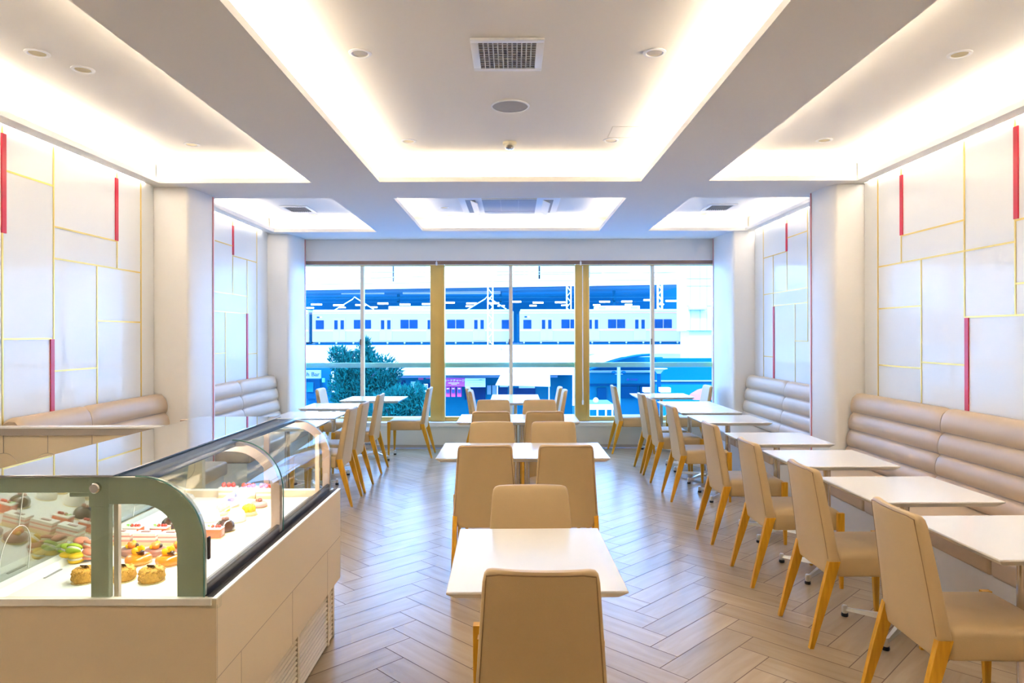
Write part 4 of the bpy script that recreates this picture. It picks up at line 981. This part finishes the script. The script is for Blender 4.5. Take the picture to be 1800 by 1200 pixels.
# street
bm = NB(); box(bm, -60, 60, 12, 60, -5.2, -4.6); tag(obj('street', bm, pr('street_blue_cast', (.01, .16, .30), .9, spec=.08, noise=.25, nscale=.5), None, False), '', 'street')  # asphalt coloured blue to carry the outdoor cast
bpy.data.objects['street'].name = 'ground'; g_ = bpy.data.objects['ground']; del g_['label']; del g_['category']; g_['kind'] = 'structure'
for i, (pts, wd, lb) in enumerate((([(-9, 41), (-3, 39.5), (4, 33), (5, 28)], .9, 'pale raised kerb strip curving past the card machines'), ([(-12, 33), (-6, 32.5), (0, 28), (3, 24)], .9, 'second pale kerb strip nearer the camera in the middle pane'))):
    bm = NB(); loft(bm, [[(x, y-wd/2, -4.6), (x, y-wd/2, -4.35), (x, y+wd/2, -4.35), (x, y+wd/2, -4.6)] for x, y in pts]); tag(obj('kerb', bm, CONB, None, False), lb, 'kerb')
# right pane : blue hoarding, gate building, lamps, stall table, parasol
t = thing('shopfront', 'blue station concourse front under the curved roof in the right pane', 'shopfront')
part('front_wall', TEALW, t, (1020, 1165, 628, 740, 40, .4)); part('dark_band', BLUED, t, (1020, 1150, 645, 650, 39.8, .2), (1035, 1150, 675, 678, 39.8, .2)); part('pale_band', CONB, t, (1036, 1145, 651, 655, 39.8, .2))
part('shop_glazing', BLUED, t, (1092, 1120, 679, 700, 39.8, .2), (1050, 1066, 682, 702, 39.8, .2), (1125, 1140, 679, 694, 39.8, .2)); 
bm = NB(); bx = [(1103.5, 667.5, 2.4), (1119, 667.5, 2.0)]
for px, py, r_ in bx: sphere(bm, (WX(px, 39.7), 39.7, WZ(py, 39.7)), r_*39.7/1215, (1, .3, 1), 10, 6)
for k in range(4): fbox(bm, 1108+k*2.5, 1109.4+k*2.5, 665.5, 669, 39.7, .05)
obj('dark_logo', bm, NAVY, t)
t = thing('blue_hoarding', 'bright blue hoarding wall behind the right window table', 'hoarding'); part('hoarding_wall', pr('hoarding_blue', (.0, .12, .27), .8, spec=.05, noise=.06, nscale=.2), t, (1152, 1300, 630, 700, 37, .3)); part('hoarding_coping', CONB, t, (1152, 1300, 669, 671, 36.8, .3))
part('lower_wall', TEALW, t, (1152, 1300, 676, 735, 36.6, .3)); part('dark_rail', BLUED, t, (1152, 1300, 673, 676, 36.6, .3))
def post(name, lb, px, top, bot, Y, parts_):
    t = thing(name, lb, 'street lamp'); bm = NB(); x = WX(px, Y); tube(bm, [(x, Y, WZ(bot, Y)), (x, Y, WZ(top, Y))], .09, 8); obj('pole', bm, CONB if parts_ else BLUED, t)
    if parts_:
        for s in (-1, 1): bm = NB(); sphere(bm, (x+s*.26, Y, WZ(655, Y)), .12, (1, 1, .8)); obj('lamp_head', bm, BLUED, t)
        bm = NB(); box(bm, x-.3, x+.3, Y-.03, Y+.03, WZ(658, Y), WZ(657.3, Y)); obj('cross_arm', bm, CONB, t, False)
    else:
        bm = NB(); lathe(bm, [(.03, 0), (.10, .08), (.20, .20), (.38, .26), (.36, .28)], (x, Y, WZ(659, Y)), 18); obj('lamp_dish', bm, PALE, t)
post('street_lamp', 'pale street lamp with twin dark heads in the right pane', 1087.5, 645, 740, 36, True)
post('street_lamp', 'blue post with flaring pale dish lamp by the right thin post', 1158, 657, 740, 30, False)
t = thing('flower_stall_table', 'green-topped white stall table with white legs down in the street', 'table', (WX(1054, 26), 26, 0))
bm = NB(); zz = WZ(711, 26); box(bm, -.45, .50, -.1, 1.6, zz-.02, zz+.02); obj('green_top', bm, pr('stall_green', (.04, .28, .18), .6, noise=.2), t, False)
bm = NB(); box(bm, -.47, .52, -.14, -.1, zz-.18, zz+.02); obj('white_apron', bm, TRIMW, t, False)
for x in (-.42, -.1, .22, .46): bm = NB(); box(bm, x-.03, x+.03, -.12, -.06, -4.6, zz-.15); obj('leg', bm, TRIMW, t, False)
bm = NB(); lathe(bm, [(.06, 0), (.10, .05), (.11, .12), (.06, .19), (.01, .21)], (WX(1047, 26.4), 26.4, zz+.02), 16); tag(obj('paper_lantern', bm, TRIMW), 'small white rounded lantern standing on the green stall table', 'lantern')
t = thing('parasol', 'pink parasol half hidden by the pale window chair at right', 'parasol', (WX(1235, 24), 24, WZ(690, 24)))
bm = NB(); lathe(bm, [(.55, -.22), (.42, -.05), (.2, .08), (.01, .14)], n=8, cap=False); obj('parasol_cloth', bm, pr('parasol_pink', (.75, .12, .20), .7, noise=.04), t, False); bm = NB(); tube(bm, [(0, 0, -2.4), (0, 0, .1)], .03, 6); obj('pole', bm, TRIMW, t)
for k, px in enumerate((1141, 1170)):
    bm = NB(); fbox(bm, px-9, px+9, 682, 690, 28, .4); tag(obj('white_crate', bm, TRIMW, None, False), ['left', 'right'][k]+' of two pale street stands either side of the right thin window post', 'street stand')
bm = NB(); Yv = 20; P = [(-.95, 0), (-1.0, .5), (-.7, .95), (.5, 1.0), (1.1, .55), (1.9, .45), (2.0, 0)]
prism(bm, [(WX(560, Yv)+p[0]*.9-.3, -4.6+p[1]*1.5+.2) for p in P], 'y', Yv, Yv+1.6); 
# ---- street tree
def tree(px, py, Y, label, H, dz, n, seed, lobes):
    rnd = random.Random(seed); t = thing('street_tree', label, 'tree', (WX(px, Y), Y, -4.6)); top = WZ(py, Y)+4.6
    bm = NB(); tube(bm, [(0, 0, 0), (.05, 0, top*.35), (0, .05, top*.7), (.05, 0, top*.97)], [.14, .12, .08, .02], 8)
    fol = NB()
    for lx, lz, lr, ln in lobes:
        lz += dz
        tube(bm, [(0, 0, max(.5, lz-lr*.9)), (lx*.6, rnd.uniform(-.2, .2), lz-.2*lr), (lx, 0, lz+.5*lr)], [.05, .03, .01], 5)
        for _ in range(ln):
            while True:
                q = Vector((rnd.uniform(-1, 1), rnd.uniform(-1, 1), rnd.uniform(-1, 1)))
                if q.length < 1: break
            q = q*(.55+.45*q.length); c = Vector((lx, 0, lz))+Vector((q.x*lr, q.y*lr, q.z*lr*1.15))
            d = (q+Vector((0, 0, .6))+Vector((rnd.uniform(-1, 1), rnd.uniform(-1, 1), rnd.uniform(-1, 1)))*.8).normalized(); u = d.orthogonal().normalized(); v = d.cross(u); s = rnd.uniform(.035, .075)
            e = (u*rnd.uniform(-1, 1)+v*rnd.uniform(-1, 1)).normalized()
            f = [c-e*s*.35, c+d*s*1.6-e*s*.1, c+d*s*2.0, c+e*s*.35]
            fol.faces.new([fol.verts.new(p) for p in f])
    obj('trunk', bm, pr('tree_bark', (.06, .14, .20), .8, noise=.2), t); obj('foliage', fol, pr('teal_cast_foliage', (.002, .11, .10), .8, spec=.08, noise=.45, nscale=2.5), t, False)  # blue-green cast is put into the leaf colour
bm.free()
tree(635, 600, 19, 'leafy blue-green street tree filling the left panes', 6, 1.40, 0, 5,
     [(-.55, 4.05, .34, 900), (-.25, 3.75, .42, 1300), (.10, 4.25, .26, 600), (.16, 3.9, .42, 1300), (.62, 3.75, .40, 900), (.95, 3.72, .2, 250), (-.45, 3.3, .48, 1800), (.15, 3.25, .52, 2200), (.65, 3.25, .45, 1600), (-.3, 2.9, .5, 1500), (.3, 2.85, .55, 1700), (-.75, 4.28, .14, 160), (.12, 4.55, .13, 160)])
tree(705, 705, 17, 'lower leafy bush beside the tree, under the left window table', 3, 1.95, 0, 8,
     [(-.45, 2.35, .4, 1200), (0, 2.5, .42, 1500), (.35, 2.55, .4, 1300), (.55, 2.2, .35, 900), (-.1, 2.1, .45, 1200)])
bm = NB(); box(bm, -1.1, 1.1, -.5, .5, 0, .35, .12, 3); box(bm, -.75, .45, -.45, .45, .33, .62, .12, 3)
o = obj('parked_car', bm, TRIMW); o.location = (WX(545, 15), 15.5, WZ(713, 19)-.35); tag(o, 'white parked car roof seen low behind the left window chair', 'car')
